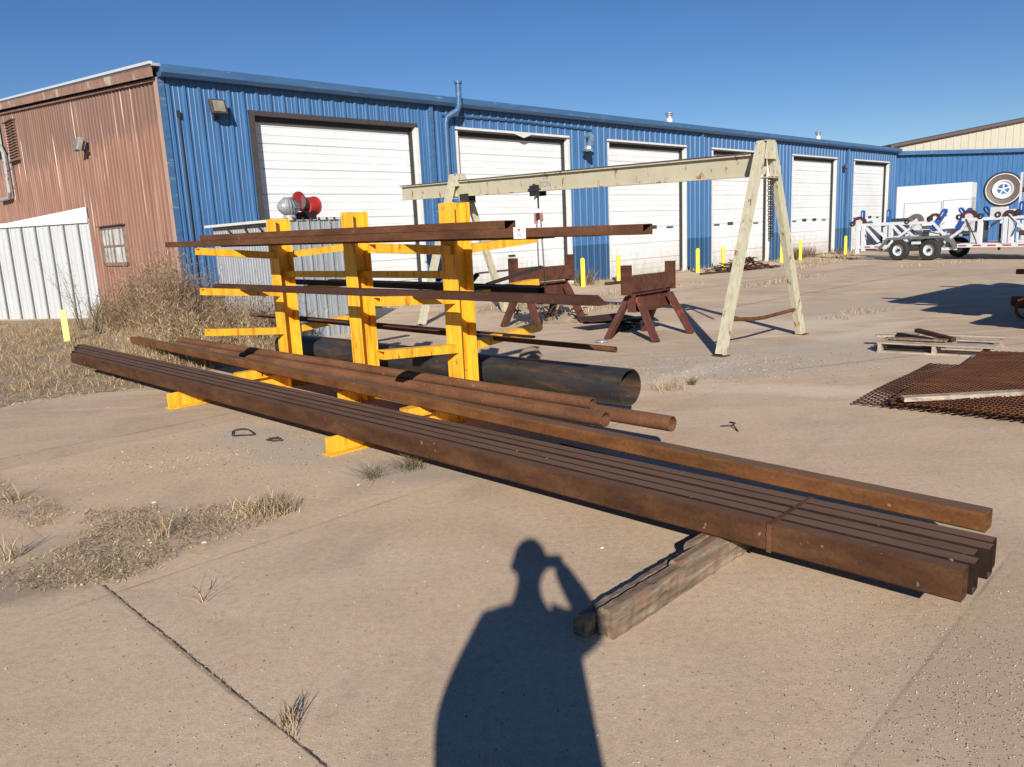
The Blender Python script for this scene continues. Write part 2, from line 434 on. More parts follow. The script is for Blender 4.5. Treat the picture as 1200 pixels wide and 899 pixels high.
    c = spot(c, -2.2, 4.15, .9, .55, R(30), (.37,.285,.20), .7, 5)
    c = spot(c, -3.3, 4.95, .55, .35, R(-30), (.37,.285,.20), .7, 5)
    c = spot(c, -2.7, 3.5, .7, .3, R(20), (.27,.205,.15), .8, 5)
    c = spot(c, 3.6, 9.2, 3.2, 1.3, R(15), (.43,.365,.30), .75, 3)
    c = spot(c, 6.5, 14.5, 4.5, 1.6, R(30), (.44,.36,.285), .6, 2)
    c = spot(c, 2.9, 7.2, 1.6, .35, R(-25), (.63,.50,.385), .7, 3)
    c = spot(c, 3.5, 12.5, 2.2, .7, R(-10), (.64,.52,.40), .6, 2)
    c = spot(c, 1.7, 2.3, .7, .6, 0, (.40,.31,.23), .5, 4)
    nt.links.new(c, b.inputs['Base Color']); b.inputs['Roughness'].default_value = .92
    b.inputs['Specular IOR Level'].default_value = .25
    hh = mixc(nt, .5, fine, mid)
    bn = math_(nt, 'ADD', math_(nt, 'MULTIPLY', fine, .5), math_(nt, 'MULTIPLY', grit, .35))
    bump(nt, b, bn, .6, .006)
    return m
M['ground'] = m_ground()
M['soil'] = m_plain('dry_soil', (.30,.225,.15), .95, .3, 9, 0, .5)
M['gravelly'] = m_plain('grey_gravel_patch', (.27,.24,.21), .95, .35, 60, 0, .6)
M['crackdirt'] = m_plain('crack_dirt', (.27,.20,.14), .95, .4, 30, 0, .6)
M['sand'] = m_plain('pale_sand', (.50,.40,.30), .95, .2, 14, 0, .5)
STONE_ = 1

def m_grass(name, stops, rough=.85):
    m, nt, b = newmat(name)
    g = nt.nodes.new('ShaderNodeNewGeometry')
    c = ramp(nt, g.outputs['Random Per Island'], stops)
    nt.links.new(c, b.inputs['Base Color']); b.inputs['Roughness'].default_value = rough
    b.inputs['Specular IOR Level'].default_value = .2
    return m
M['stone'] = m_grass('pebble', [(0,(.06,.05,.045)),(.4,(.22,.175,.135)),(.75,(.42,.34,.26)),(1,(.62,.55,.46))])
M['straw'] = m_grass('dry_straw', [(0,(.11,.07,.038)), (.35,(.25,.172,.095)), (.7,(.38,.28,.16)), (1,(.56,.45,.28))])
M['straw2'] = m_grass('dry_straw_grey', [(0,(.08,.055,.035)), (.3,(.23,.165,.10)), (.7,(.42,.32,.19)), (1,(.62,.50,.32))])
M['weed'] = m_grass('dry_weed', [(0,(.06,.036,.024)), (.45,(.155,.098,.06)), (.8,(.27,.19,.115)), (1,(.46,.36,.24))])
M['litter'] = m_grass('litter', [(0,(.09,.065,.042)), (.35,(.23,.17,.105)), (.7,(.40,.30,.185)), (1,(.60,.48,.30))])
M['weed_dark'] = m_grass('weed_dark', [(0,(.05,.045,.03)), (.5,(.12,.11,.06)), (1,(.25,.2,.12))])

# ------------------------------------------------------------------ frames of reference (metres)
AZB = R(46.0)
BO = Vector((3.32,25.27,0)) - 13.7*Vector((math.sin(AZB), math.cos(AZB), 0))   # front corner of the workshop
BR = R(44.0)
AZU = R(134.5)
U = Vector((math.sin(AZU), math.cos(AZU), 0)); V = Vector((-U.y, U.x, 0))
RO = Vector((-1.437, 7.814, 0)); RR = math.atan2(U.y, U.x)                     # middle column of the rack
def rw(u, v, z=0): return RO + U*u + V*v + Vector((0,0,z))
def bw(x, y, z=0): return BO + Vector((math.cos(BR)*x - math.sin(BR)*y, math.sin(BR)*x + math.cos(BR)*y, z))

# ------------------------------------------------------------------ ground
g = MB(); g.quad((-400,-300,0),(400,-300,0),(400,500,0),(-400,500,0))
tag(g.build('ground', M['ground']), None, None, kind='structure')

def strip(name, pts, w, mat, z=.004, jit=.4, n=60, kind='structure'):
    mb = MB(); pts = [Vector((p[0],p[1],0)) for p in pts]; P = []
    L = [0]
    for i in range(1, len(pts)): L.append(L[-1] + (pts[i]-pts[i-1]).length)
    for k in range(n+1):
        s = L[-1]*k/n
        i = max(j for j in range(len(L)) if L[j] <= s + 1e-9); i = min(i, len(pts)-2)
        P.append(pts[i].lerp(pts[i+1], (s-L[i])/max(1e-6, L[i+1]-L[i])))
    vs = []
    for k, p in enumerate(P):
        d = (P[min(k+1,n)] - P[max(k-1,0)]).normalized(); s = Vector((-d.y, d.x, 0))
        wa = w*(1+random.uniform(-jit,jit)); wb = w*(1+random.uniform(-jit,jit)); of = random.uniform(-.25,.25)*w
        vs += [p + s*(wa/2+of) + Vector((0,0,z)), p - s*(wb/2-of) + Vector((0,0,z))]
    mb.add(vs, [(2*k,2*k+2,2*k+3,2*k+1) for k in range(n)])
    return tag(mb.build(name, mat), None, None, kind=kind)
M['groove'] = m_plain('joint_groove', (.09,.07,.055), .95, .5, 30)
M['chip'] = m_plain('chipped_lip', (.62,.52,.41), .95, .2, 30)
CK = [(-2.05,3.55),(-1.55,3.05),(-1.3,2.80),(-1.0,2.50),(-.65,2.15),(-.2,1.70)]
CK = [(CK[i][0]+(CK[i+1][0]-CK[i][0])*k/6+random.uniform(-.003,.003), CK[i][1]+(CK[i+1][1]-CK[i][1])*k/6+random.uniform(-.003,.003)) for i in range(5) for k in range(6)]
strip('slab_joint', CK, .0062, M['crackdirt'], jit=.9, n=200)
strip('slab_joint', [(x-.001,y-.001) for x,y in CK], .0021, M['groove'], z=.0075, jit=.95, n=120)
strip('slab_joint', [(-5.6,4.6),(-3.98,6.27),(-3.33,6.84),(-2.2,8.0)], .006, M['crackdirt'], n=160, jit=.9)
strip('slab_joint', [(3.0,8.3),(5.2,9.0),(9,10.1)], .012, M['crackdirt'], n=60)
strip('slab_joint', [(4.3,15.0),(9,19.5),(16,26)], .03, M['crackdirt'], n=90)
strip('slab_joint', [(1.5,17.2),(6,20.9),(13,27)], .04, M['crackdirt'], n=90)

def blob(name, pts, mat, z=.008, jag=.12, kind='structure', sub=6):
    """irregular patch on the ground"""
    P = []
    n = len(pts)
    for i in range(n):
        a = Vector(pts[i]); b2 = Vector(pts[(i+1) % n]); d = b2-a; s = Vector((-d.y, d.x)).normalized()
        for k in range(sub):
            P.append(a + d*(k/sub) + s*random.uniform(-jag,jag))
    mb = MB(); c = sum(P, Vector((0,0)))/len(P)
    mb.add([(c.x,c.y,z)] + [(p.x,p.y,z) for p in P], [(0,1+i,1+(i+1) % len(P)) for i in range(len(P))])
    return tag(mb.build(name, mat), None, None, kind=kind)
MAT_POLY = [(-14,13.5),(-9.5,6.2),(-5.9,8.0),(-5.43,8.75),(-4.98,8.95),(-4.5,9.15),(-4.2,9.9),(-3.2,11.2),(-3.3,12.6),(-6.4,15.6),(-10.3,19.4),(-15,20.6)]
blob('soil', MAT_POLY, M['soil'], .006, .15)
CR_POLY = [(-4.3,5.9),(-3.75,5.3),(-3.2,5.0),(-2.6,4.75),(-2.5,4.4),(-2.08,4.36),(-1.66,4.6),(-1.43,4.60),(-1.40,4.40),(-1.62,4.02),(-1.93,3.68),(-1.93,3.42),(-2.3,3.5),(-2.6,3.2),(-3.6,4.2)]
# a strip of dead grass in the joint, running back to the camera's side
0 and blob('soil', [(-4.3,5.9),(-3.6,5.3),(-3.0,4.9),(-2.55,4.65),(-1.9,4.55),(-1.45,4.56),(-1.7,4.1),(-1.96,3.60),(-2.3,3.62),(-3.2,4.3)], M['crackdirt'], .009, .07)

# ------------------------------------------------------------------ workshop building
def siding(mb, x0, x1, z0, z1, y=0.0, pitch=.305, rw_=.035, rh=.034, phase=0.0, mid=True, ztop=None, flip=1, axis='x', minor=2, zbot=None):
    """ribbed sheet between x0 and x1; ribs stand out towards -y"""
    xs = [(x0, 0)]
    k = math.floor((x0-phase)/pitch)
    while True:
        c = phase + k*pitch; k += 1
        if c - rw_ > x1: break
        for dx, h in ((-rw_,0),(-rw_*.5,rh),(rw_*.5,rh),(rw_,0)):
            if x0 < c+dx < x1: xs.append((c+dx, h))
        for q in range(1, minor+1):
            m_ = c + pitch*q/(minor+1)
            for dx, h in ((-.012,0),(0,rh*.22),(.012,0)):
                if x0 < m_+dx < x1: xs.append((m_+dx, h))
    xs.append((x1, 0)); xs.sort()
    vs = []
    for x, h in xs:
        zt = ztop(x) if ztop else z1; zb = zbot(x) if zbot else z0
        if axis == 'x': vs += [(x, y-h*flip, zb), (x, y-h*flip, zt)]
        else: vs += [(y-h*flip, x, zb), (y-h*flip, x, zt)]
    mb.add(vs, [(2*i,2*i+2,2*i+3,2*i+1) for i in range(len(xs)-1)])

W = empty('workshop', 'long blue metal workshop with six white overhead doors and a faded red end wall', 'building', BO, BR)
DX = [1.78, 7.46, 13.74, 19.89, 26.29, 32.70]; DW = 4.45; ZH = 4.40; LEN = 38.1
fr = MB(); 
pil = [(0.10, DX[0])] + [(DX[i]+DW, DX[i+1]) for i in range(5)] + [(DX[5]+DW, LEN)]
for i, (a, b2) in enumerate(pil):
    mb = MB(); siding(mb, a, b2, 0, 4.9, phase=.17, rw_=.048)
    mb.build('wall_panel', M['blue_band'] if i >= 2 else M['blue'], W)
for i in range(6):
    fr = MB(); siding(fr, DX[i], DX[i]+DW, ZH, 4.9, phase=.17, rw_=.048); fr.build('wall_header', M['blue'], W)
# rake end wall (faces the weeds)
RS = .0845
def rz(y): return 4.877 + RS*y
mb = MB(); siding(mb, .0, 14, 0, 5, y=0, pitch=.21, rw_=.045, rh=.020, ztop=rz, axis='y', minor=0, flip=1)
siding(mb, 14, 28, 0, 5, y=0, pitch=.17, rw_=.03, rh=.018, ztop=lambda y: 4.877+RS*(28-y), axis='y', minor=0, flip=1)
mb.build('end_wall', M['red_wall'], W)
# other walls
mb = MB(); mb.box(0, LEN, 27.9, 28, 0, 4.9); mb.box(LEN, LEN+.05, 0, 28, 0, 4.9); mb.build('rear_wall', M['blue'], W)
# roof
mb = MB()
z0 = 5.03
mb.prism([(-.16,-.24,z0),(-.16,14,z0+.088*14.24),(-.16,28.24,z0),(-.16,28.24,z0+.05),(-.16,14,z0+.05+.088*14.24),(-.16,-.24,z0+.05)], (LEN+.3,0,0))
mb.build('roof', M['roof'], W)
mb = MB()   # bright roof edge over the gable
mb.prism([(-.20,-.20,z0+.035),(-.20,14,z0+.035+.088*14.2),(-.20,14,z0+.085+.088*14.2),(-.20,-.20,z0+.085)], (.06,0,0))
mb.build('roof_edge', M['roof_white'], W)
mb = MB()   # peeling rake board
mb.prism([(-.15,-.1,z0-.17),(-.15,14,z0-.17+.088*14.1),(-.15,14,z0+.03+.088*14.1),(-.15,-.1,z0+.03)], (.03,0,0))
mb.build('rake_board', M['rake'], W)
mb = MB()   # rusty angle over the sheeting
mb.prism([(-.07,0,4.80),(-.07,14,4.80+RS*14),(-.07,14,4.84+RS*14),(-.07,0,4.84)], (.05,0,0))
mb.build('rake_angle', M['red_wall'], W)
mb = MB()   # eave gutter: sloped face
mb.prism([(-.02,-.02,4.86),(-.02,-.20,4.86),(-.02,-.27,4.93),(-.02,-.27,5.075),(-.02,-.02,5.085)], (LEN+.1,0,0))
mb.build('eave_gutter', M['blue_trim'], W, bevel=.008)
mb = MB(); mb.box(-.03,.10,-.035,.0,0,4.86); mb.build('corner_trim', M['blue_trim'], W)
mb = MB(); mb.box(-.055,-.031,-.035,.09,0,4.87); mb.build('corner_flashing', m_painted('flashing_tan',(.42,.28,.22),(.3,.12,.07),.6,(3,3,.6),.6), W)
# downspouts
for x in (6.62, 19.13, 31.85):
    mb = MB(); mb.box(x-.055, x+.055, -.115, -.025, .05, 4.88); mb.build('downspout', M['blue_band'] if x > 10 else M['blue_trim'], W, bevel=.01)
# conduit by the corner
mb = MB(); mb.poly([(.30,-.05,4.2),(.30,-.05,.3)], .012); mb.box(.275,.325,-.08,-.03,4.15,4.28); mb.build('conduit', M['dark'], W)
# doors
def door(i):
    x0 = DX[i]; x1 = x0+DW
    inL, inR, zt = x0+(.12 if i == 0 else .06), x1-.10, ZH-.10
    # casing (reveals 0.22 deep)
    mbt = MB()
    mbt.box(inR, x1, -.03, .24, 0, zt)
    mbt.box(x0, inL, -.03, .24, 0, zt) if i else None
    if i: mbt.box(x0, x1, -.035, .24, zt+.04, ZH)
    hd = MB(); hd.box(x0+.02, x1-.02, -.030, .24, zt-.002 if i else zt, zt+.038 if i else ZH)
    d = MB()
    ys = .20; z = 0.03; prof = []
    H = zt; nsec = 8; sh = (H-.03)/nsec
    for s in range(nsec):
        zb = .03 + s*sh
        prof += [(zb, ys+.02), (zb+.016, ys), (zb+sh*.32, ys), (zb+sh*.335, ys+.012), (zb+sh*.35, ys), (zb+sh*.65, ys), (zb+sh*.665, ys+.012), (zb+sh*.68, ys), (zb+sh-.006, ys), (zb+sh-.001, ys+.03)]
    a, b2 = inL+.03, inR-.05
    vs = []
    for zz, yy in prof: vs += [(a, yy, zz), (b2, yy, zz)]
    d.add(vs, [(2*k, 2*k+1, 2*k+3, 2*k+2) for k in range(len(prof)-1)])
    D = d.build('overhead_door', M['door'], W)
    mbt.build('door_frame', M['white_trim'], D)
    hd.build('door_head_shade', M['jamb_trim_head_shade'], D)  # near-black head strip: shade of the recess put into its colour
    s_ = MB(); s_.box(inL-.0, a+.0, .10, .22, 0, zt); s_.box(b2, inR, .10, .22, 0, zt); s_.box(inL, inR, .12, .23, zt-.10, zt-.002)
    s_.box(inL, inR, .15, .25, .0, .035); s_.build('door_seal', M['dark'], D)
    if i == 0:
        t = MB(); t.box(x0, inL, -.034, .24, 0, zt); t.build('door_jamb', M['jamb_trim_head_shade'], D)
    if i >= 2:
        for k in range(4):
            cx = a + (b2-a)*(k+.6)/4.2
            hgt = .06 if (i*3+k) % 3 == 0 else .12
            q = MB(); q.box(cx-.20, cx+.20, ys-.014, ys+.004, 1.56, 1.56+hgt); q.build('door_window', M['glass_dark'], D)
    if i == 1:
        q = MB(); q.poly([(x0+.7,ys-.04,.60),(x0+3.3,ys-.04,.62)], .013); q.box(x0+1.9,x0+2.15,ys-.05,ys-.004,.98,1.02); q.build('lift_handle', M['dark'], D)
        q = MB(); q.prism([(x0+1.9,-.036,ZH+.0),(x0+3.0,-.036,ZH+.0),(x0+2.5,-.036,ZH-.16)], (0,.004,0)); q.build('bent_flashing', M['white_trim'], D)
for i in range(6): door(i)
# inside: dark back plane is not needed, doors are closed; floor apron edge
mb = MB(); mb.box(0, LEN, -.25, .3, -.05, .02); mb.build('foundation_sill', m_plain('concrete_sill',(.36,.30,.24),.9), W)
# louvre on the red wall, small window, and lines at the far left
lv = MB()
for k in range(14):
    z = 4.42 + k*.078
    lv.prism([(-.03,10.7,z),(-.10,10.7,z+.0),(-.05,10.7,z+.06),(-.03,10.7,z+.06)], (0,.46,0)); lv.prism([(-.03,11.22,z),(-.10,11.22,z),(-.05,11.22,z+.06),(-.03,11.22,z+.06)], (0,.46,0))
lv.box(-.14,-.02,10.66,11.72,5.50,5.53); lv.box(-.14,-.02,10.66,11.72,4.38,4.41)
lv.build('louvre', M['red_wall'], W)
wf = MB()
for (y0,y1,z0_,z1_) in ((2.9,4.5,2.15,2.22),(2.9,4.5,1.30,1.38),(2.9,2.97,1.3,2.2),(4.43,4.5,1.3,2.2),(3.66,3.72,1.35,2.2),(2.95,4.45,1.74,1.78)):
    wf.box(-.05,-.0,y0,y1,z0_,z1_)
for y in (3.2,3.95,4.2): wf.box(-.045,-.005,y,y+.02,1.35,2.18)
WN = wf.build('window', m_plain('window_frame_old',(.20,.14,.11),.8,.3), W)
q = MB(); q.quad((-.025,4.45,1.33),(-.025,2.95,1.33),(-.025,2.95,2.2),(-.025,4.45,2.2)); q.build('pane', m_plain('milky_pane',(.42,.45,.44),.25,.35,3), WN)
q = MB(); q.box(-.12,-.0,2.85,4.55,2.215,2.235); q.build('drip_cap', M['dark_trim'], WN)
# pipe run
q = MB(); q.poly([(-.14,13.5,3.4),(-.14,12.25,3.4),(-.14,12.05,3.55),(-.14,12.0,4.7),(-.14,12.3,4.95),(-.14,13.5,5.0)], .06); q.poly([(-.10,11.6,3.3),(-.10,11.62,4.6)], .02)
tag(q.build('vent_pipe_run', M['galv_dark']), 'dark elbowed pipe fixed to the red wall under the louvre', 'pipe'); q_=bpy.data.objects['vent_pipe_run']; put(q_, BO, BR)
q = MB(); q.box(-.55,-.06,12.4,14.2,4.95,5.75)
tag(put(q.build('vent_housing', m_plain('housing_grey_green',(.36,.42,.40),.5)), BO, BR), 'pale grey-green box on the red wall just under the roof edge', 'vent box')

# vents through the roof
def roof_vent(x, lbl):
    t = empty('roof_vent', lbl, 'roof vent', bw(x, .9, 5.1), BR, 'white flues behind the blue eave')
    a = MB(); a.cyl((0,0,-.1),(0,0,.36),.11,n=16); a.build('flue', M['white_clean'], t, True)
    a = MB(); a.cyl((0,0,.36),(0,0,.44),.09,n=14); a.cyl((0,0,.44),(0,0,.50),.12,.14,n=14); a.lathe((0,0,.54),[(0,.05),(.16,.0),(.16,-.02),(0,-.02)],14); a.build('cap', M['steel'], t, True)
roof_vent(18.5, 'white flue with dark cap above the eave between the third and fourth doors')
roof_vent(30.7, 'white flue with dark cap above the eave over the fifth door')
# blue flue and elbow between door one and two
t = empty('wall_flue', 'blue elbowed flue running up past the gutter between first and second doors', 'flue', BO, BR)
q = MB(); q.poly([(7.05,-.12,2.1),(7.05,-.12,4.45),(7.08,-.16,4.60),(7.26,-.36,4.74),(7.30,-.40,4.86),(7.30,-.40,5.42)], .075, 12); q.build('pipe', M['blue_trim'], t, True)
q = MB(); q.cyl((7.05,-.12,3.0),(7.05,-.12,3.09),.095); q.build('collar', M['blue_trim'], t, True)
q = MB(); q.cyl((7.30,-.40,5.38),(7.30,-.40,5.44),.10); q.build('collar', M['blue_trim'], t, True)
# horizontal conduit below the eave
q = MB(); q.poly([(7.0,-.07,4.66),(9.5,-.07,4.68),(12.9,-.07,4.63)], .022)
tag(put(q.build('eave_conduit', M['blue_trim']), BO, BR), 'thin blue conduit above the second door', 'conduit')
# duct elbow between doors two and three
t = empty('duct_elbow', 'blue-grey hooked exhaust duct on the pier between second and third doors', 'exhaust duct', BO, BR)
q = MB(); q.poly([(12.72,-.02,4.42),(12.72,-.16,4.42),(12.70,-.24,4.36),(12.62,-.27,4.20),(12.50,-.30,4.05)], .11, 12); q.build('elbow', M['duct'], t, True)
q = MB(); q.lathe((12.46,-.32,4.0),[(.17,-.12),(.14,.05),(.10,.12)],16,axis=(.35,.1,.9)); q.build('hood', M['duct'], t, True)
q = MB(); q.lathe((12.36,-.36,4.02),[(0,-.06),(.09,-.04),(.10,.03),(0,.07)],12,axis=(-.9,-.3,.1)); q.build('damper', M['steel'], t, True)
# wall lamps
def wall_lamp(x, y, z, rz_, lbl, hm, s=1.0, face=True):
    s *= .82
    t = empty('wall_lamp', lbl, 'flood lamp', bw(x, y, z), BR+rz_, 'flood lamps on the walls')
    a = MB(); a.box(-.05*s,.05*s,-.08*s,0,-.22*s,-.14*s); a.bar((0,-.05*s,-.18*s),(0,-.14*s,-.10*s),.03*s,.03*s); a.build('bracket', M['dark'], t)
    a = MB(); T = Matrix.Translation((0,-.17*s,0)) @ Matrix.Rotation(R(-18),4,'X'); a.T = T
    a.prism([(-.17*s,-.09*s,-.16*s),(.17*s,-.09*s,-.16*s),(.17*s,-.09*s,.16*s),(-.17*s,-.09*s,.16*s)],(0,.11*s,0)); a.prism([(-.11*s,.02*s,-.10*s),(.11*s,.02*s,-.10*s),(.11*s,.02*s,.11*s),(-.11*s,.02*s,.11*s)],(0,.08*s,0)); a.build('housing', hm, t, bevel=.012)
    a = MB(T); a.box(-.125*s,.125*s,-.10*s,-.088*s,-.12*s,.12*s); a.build('lens', M['lamp_glass'], t)
    return t
wall_lamp(1.04,-.03,4.36,0,'square flood lamp with glazed front on the blue wall beside the first door', M['bronze'], 1.15)
wall_lamp(31.3,-.03,3.98,R(20),'small dark flood lamp on the blue pier between the fifth and sixth doors', M['dark'], .95)
wall_lamp(-.03,4.58,4.12,R(-90),'grey tilted flood lamp high on the faded red wall', M['grey_lamp'], 1.15)

# ------------------------------------------------------------------ white lean-to in front of the red wall
A = Vector((-10.28,19.6,0)); B = Vector((-17.0,21.8,0)); dAB = (B-A); LAB = dAB.length
rzl = math.atan2(-dAB.y, -dAB.x)   # local x from B to A
t = empty('lean_to', 'white ribbed metal lean-to with dark battens against the red wall', 'shed', B, rzl)
q = MB(); siding(q, 0, LAB, 0, 2.42, y=0, pitch=.155, rw_=.026, rh=.022, minor=0); q.build('front_wall', M['white_shed'], t)
q = MB()
x = LAB-.32
while x > 0: q.box(x-.013, x+.013, -.045, -.002, 0, 2.36); x -= .465
q.build('batten', m_plain('batten_grey',(.17,.17,.17),.6), t)
q = MB(); q.box(-.1, LAB+.03, -.07, .02, 2.36, 2.47); q.prism([(LAB+.03,-.05,2.47),(LAB+.03,-.05,2.74),(LAB-2.6,-.05,2.475)],(0,.03,0)); q.build('head_trim', M['white_clean'], t)
q = MB(); q.prism([(0,0,2.40),(LAB,0,2.40),(LAB,.3,2.42),(0,4.0,2.45)],(0,0,.03)); q.build('roof', M['white_shed'], t)
q = MB(); q.box(LAB-.001, LAB+.03, -.03, .35, 0, 2.40); q.build('side_wall', M['white_shed'], t)

# ------------------------------------------------------------------ second blue building and beige gable hall
P0 = Vector((21.1,42.75,0)); P1 = Vector((44.0,47.9,0)); L2 = (P1-P0).length
t = empty('blue_annexe', 'lower blue ribbed metal building behind the white trailer', 'building', P0, math.atan2((P1-P0).y,(P1-P0).x))
q = MB(); siding(q, 0, L2, 0, 4.80, pitch=.33, rw_=.05, rh=.045, minor=0); q.build('front_wall', M['blue'], t)
q = MB(); q.box(-.3, L2, -.28, -.02, 4.78, 4.98); q.build('eave_gutter', M['blue_trim'], t)
q = MB(); q.box(-.3, L2, -.2, 9, 4.985, 5.02); q.build('roof', M['roof'], t)
q = MB(); q.box(-.05, 0, 0, 9, 0, 4.78); q.build('side_wall', M['blue'], t)
P0 = Vector((29.4,60,0)); P1 = Vector((75,66,0)); L2 = (P1-P0).length
t = empty('beige_hall', 'beige gabled metal hall rising above the lower blue building', 'building', P0, math.atan2((P1-P0).y,(P1-P0).x))
zt = lambda x: 6.72 + .150*x
q = MB(); siding(q, 0, 24, 0, 7, pitch=.62, rw_=.07, rh=.05, minor=0, ztop=zt); siding(q, 24, L2, 0, 7, pitch=.62, rw_=.07, rh=.05, minor=0, ztop=lambda x: 6.72+.150*(48-x)); q.build('gable_wall', M['beige'], t)
q = MB(); q.prism([(-.4,-.35,zt(-.4)-.02),(24,-.35,zt(24)-.02),(24,-.35,zt(24)+.20),(-.4,-.35,zt(-.4)+.16)],(0,14,0)); q.build('roof', m_plain('roof_brown',(.09,.06,.055),.6), t)
q = MB(); q.box(0,.05,.02,14,0,6.6); q.build('side_wall', M['beige'], t)

# ------------------------------------------------------------------ bollards
def bollard(x, lbl, off=1.22, first=[None]):
    p = bw(x, -off, 0)
    if first[0] is None:
        q = MB(); q.cyl((0,0,-.02),(0,0,.78),.066,n=20); q.lathe((0,0,.78),[(.066,0),(.055,.03),(.03,.05),(0,.055)],20)
        o = q.build('bollard', M['bollard'], None, True); first[0] = o
    else:
        o = first[0].copy(); COL.objects.link(o)
    put(o, p, random.uniform(0,6)); tag(o, lbl, 'bollard', 'yellow bollards beside the overhead doors')
WH = ['first','second','third','fourth','fifth','sixth','seventh']
for x, lbl in zip((11.1,12.78,17.2,18.86,23.3,24.94,29.4),
    ('yellow bollard before the blue pier after the second door, weeds beside it',
     'yellow bollard at the near edge of the third door, behind the sawhorse',
     'yellow bollard in front of the blue pier between third and fourth doors',
     'yellow bollard rising behind the rusty scrap heap',
     'yellow bollard seen just beside the far gantry leg, before the blue pier',
     'yellow bollard with its foot in dry weeds before the fifth door',
     'yellow bollard at the pier beside the trailer tail')):
    bollard(x, lbl, 1.1)
q = MB(); q.prism([(-.055,-.055,0),(.055,-.055,0),(.055,.055,0),(-.055,.055,0)],(0,0,.60))
tag(put(q.build('marker_post', M['pale_post'], bevel=.008), (-8.35,14.55,0), .5), 'pale yellow square marker post standing in the dry grass', 'post')

# ------------------------------------------------------------------ cantilever rack
K = empty('cantilever_rack', 'yellow steel cantilever rack with three columns loaded with rusty tubes', 'storage rack', RO, RR)
SP = 1.47
for k, u0 in enumerate((-SP, 0.0, SP)):
    q = MB(); w = .19; d0, d1 = -.145, .045; H = 1.885
    q.box(u0-w/2, u0+w/2, d0, d0+.014, 0, H); q.box(u0-w/2, u0+w/2, d1-.014, d1, 0, H); q.box(u0-.006, u0+.006, d0+.014, d1-.014, 0, H)
    q.build('column', M['yellow'], K, bevel=.003)
    vf = -1.50 if k != 1 else -.42
    q = MB()
    fh = (.174,.165,.156)[k]
    for (a, b2) in ((vf, d0-.003), (d1+.003, 1.40)):
        q.box(u0-.07, u0+.07, a, b2, .002, .014); q.box(u0-.07, u0+.07, max(a,-1.36), b2, fh-.014, fh); q.box(u0-.006, u0+.006, a, b2, .014, fh-.014)
    pb, pp = (.254,.238,.220)[k], (.2575,.252,.2455)[k]
    if k != 1: q.box(u0-.055, u0+.055, -.74, -.47, fh+.001, pb); q.box(u0-.055, u0+.055, -.44, d0-.008, fh+.001, pp)
    q.build('base_foot', M['yellow'], K)
for k, (u0, rise) in enumerate(((-SP,.085),(SP,.055))):
    for zb in (.612, 1.040, 1.455):
        q = MB(); q.rtube((u0,-.148,zb+.035),(u0,-.93 if k else -1.0,zb+rise+.035), .115, .072, .008); q.build('arm', M['yellow'], K)
        q = MB(); q.rtube((u0,.048,zb+.035),(u0,.93,zb+.06+.035), .115, .072, .008); q.build('arm', M['yellow'], K)
for a, b2 in ((-SP+.008, -.008), (.008, SP-.008)):
    q = MB(); q.box(a, b2, -.06, -.015, 1.245, 1.31); q.build('brace', M['yellow'], K)

def lt(name, mb_fn, mat, label, cat, group=None, smooth=False, kind=None):
    mb = MB(); mb_fn(mb); o = mb.build(name, mat, None, smooth)
    put(o, RO, RR); return tag(o, label, cat, group, kind)

# low stack of five long tubes on the feet
w = .0855; h = .130
def zs(u): return .1765-.0057*(u+1.47)+h/2
names5 = ('rusty square tube forming the sunlit outer side of the long low stack', 'second rusty tube in from the outer side of the low stack',
          'middle tube of the five in the long low stack', 'fourth rusty tube of the low stack, second from the inner gap', 'innermost rusty tube of the low stack, beside the dark gap')
ends = (5.785, 5.80, 5.775, 5.81, 5.80); far = (-4.75, -5.0, -5.2, -5.5, -5.7)
for i in range(5):
    off = w/2 + i*(w+.0050)
    jit = (.0, .001, -.001, .002, 0)[i]
    def f(mb, i=i, off=off, jit=jit):
        mb.rtube((far[i], -1.425-.004*far[i]+off, zs(far[i])+jit), (ends[i], -1.425-.004*ends[i]+off, zs(ends[i])+jit), w, h, .006, rnd=.009, seg=10, sag=.0)
    lt('square_tube', f, M['rust_stack'] if i == 0 else M['rust_seam_shade'], names5[i], 'steel tube', 'five long tubes in the low stack')
lt('steel_strap', lambda mb: [mb.box(5.0,5.022,-1.450,-1.0,.2715,.2735), mb.box(5.0,5.022,-1.4505,-1.4475,.138,.2735), mb.box(4.998,5.024,-1.4535,-1.4510,.215,.232)], M['rust'], 'rusty banding strap around the low stack near its free end', 'strap')
# single beam behind it
def f(mb):
    mb.rtube((-5.25, -.45+.055, .30+.046), (5.70, -.74+.055, .17+.046), .112, .092, .007, rnd=.010, seg=10, sag=.0)
lt('box_beam', f, M['rust_orange'], 'single long rusty beam with orange side lying between the low stack and the pipes', 'steel beam')
lt('gap_shadow_tube', lambda mb: mb.rtube((2.9,-.47,.055),(4.9,-.62,.045),.10,.05,.005), M['rust2'], 'dark short tube standing for the thin shadow in the gap under the long beam', 'steel tube')  # dark tube stands for a thin shadow strip beside the stack
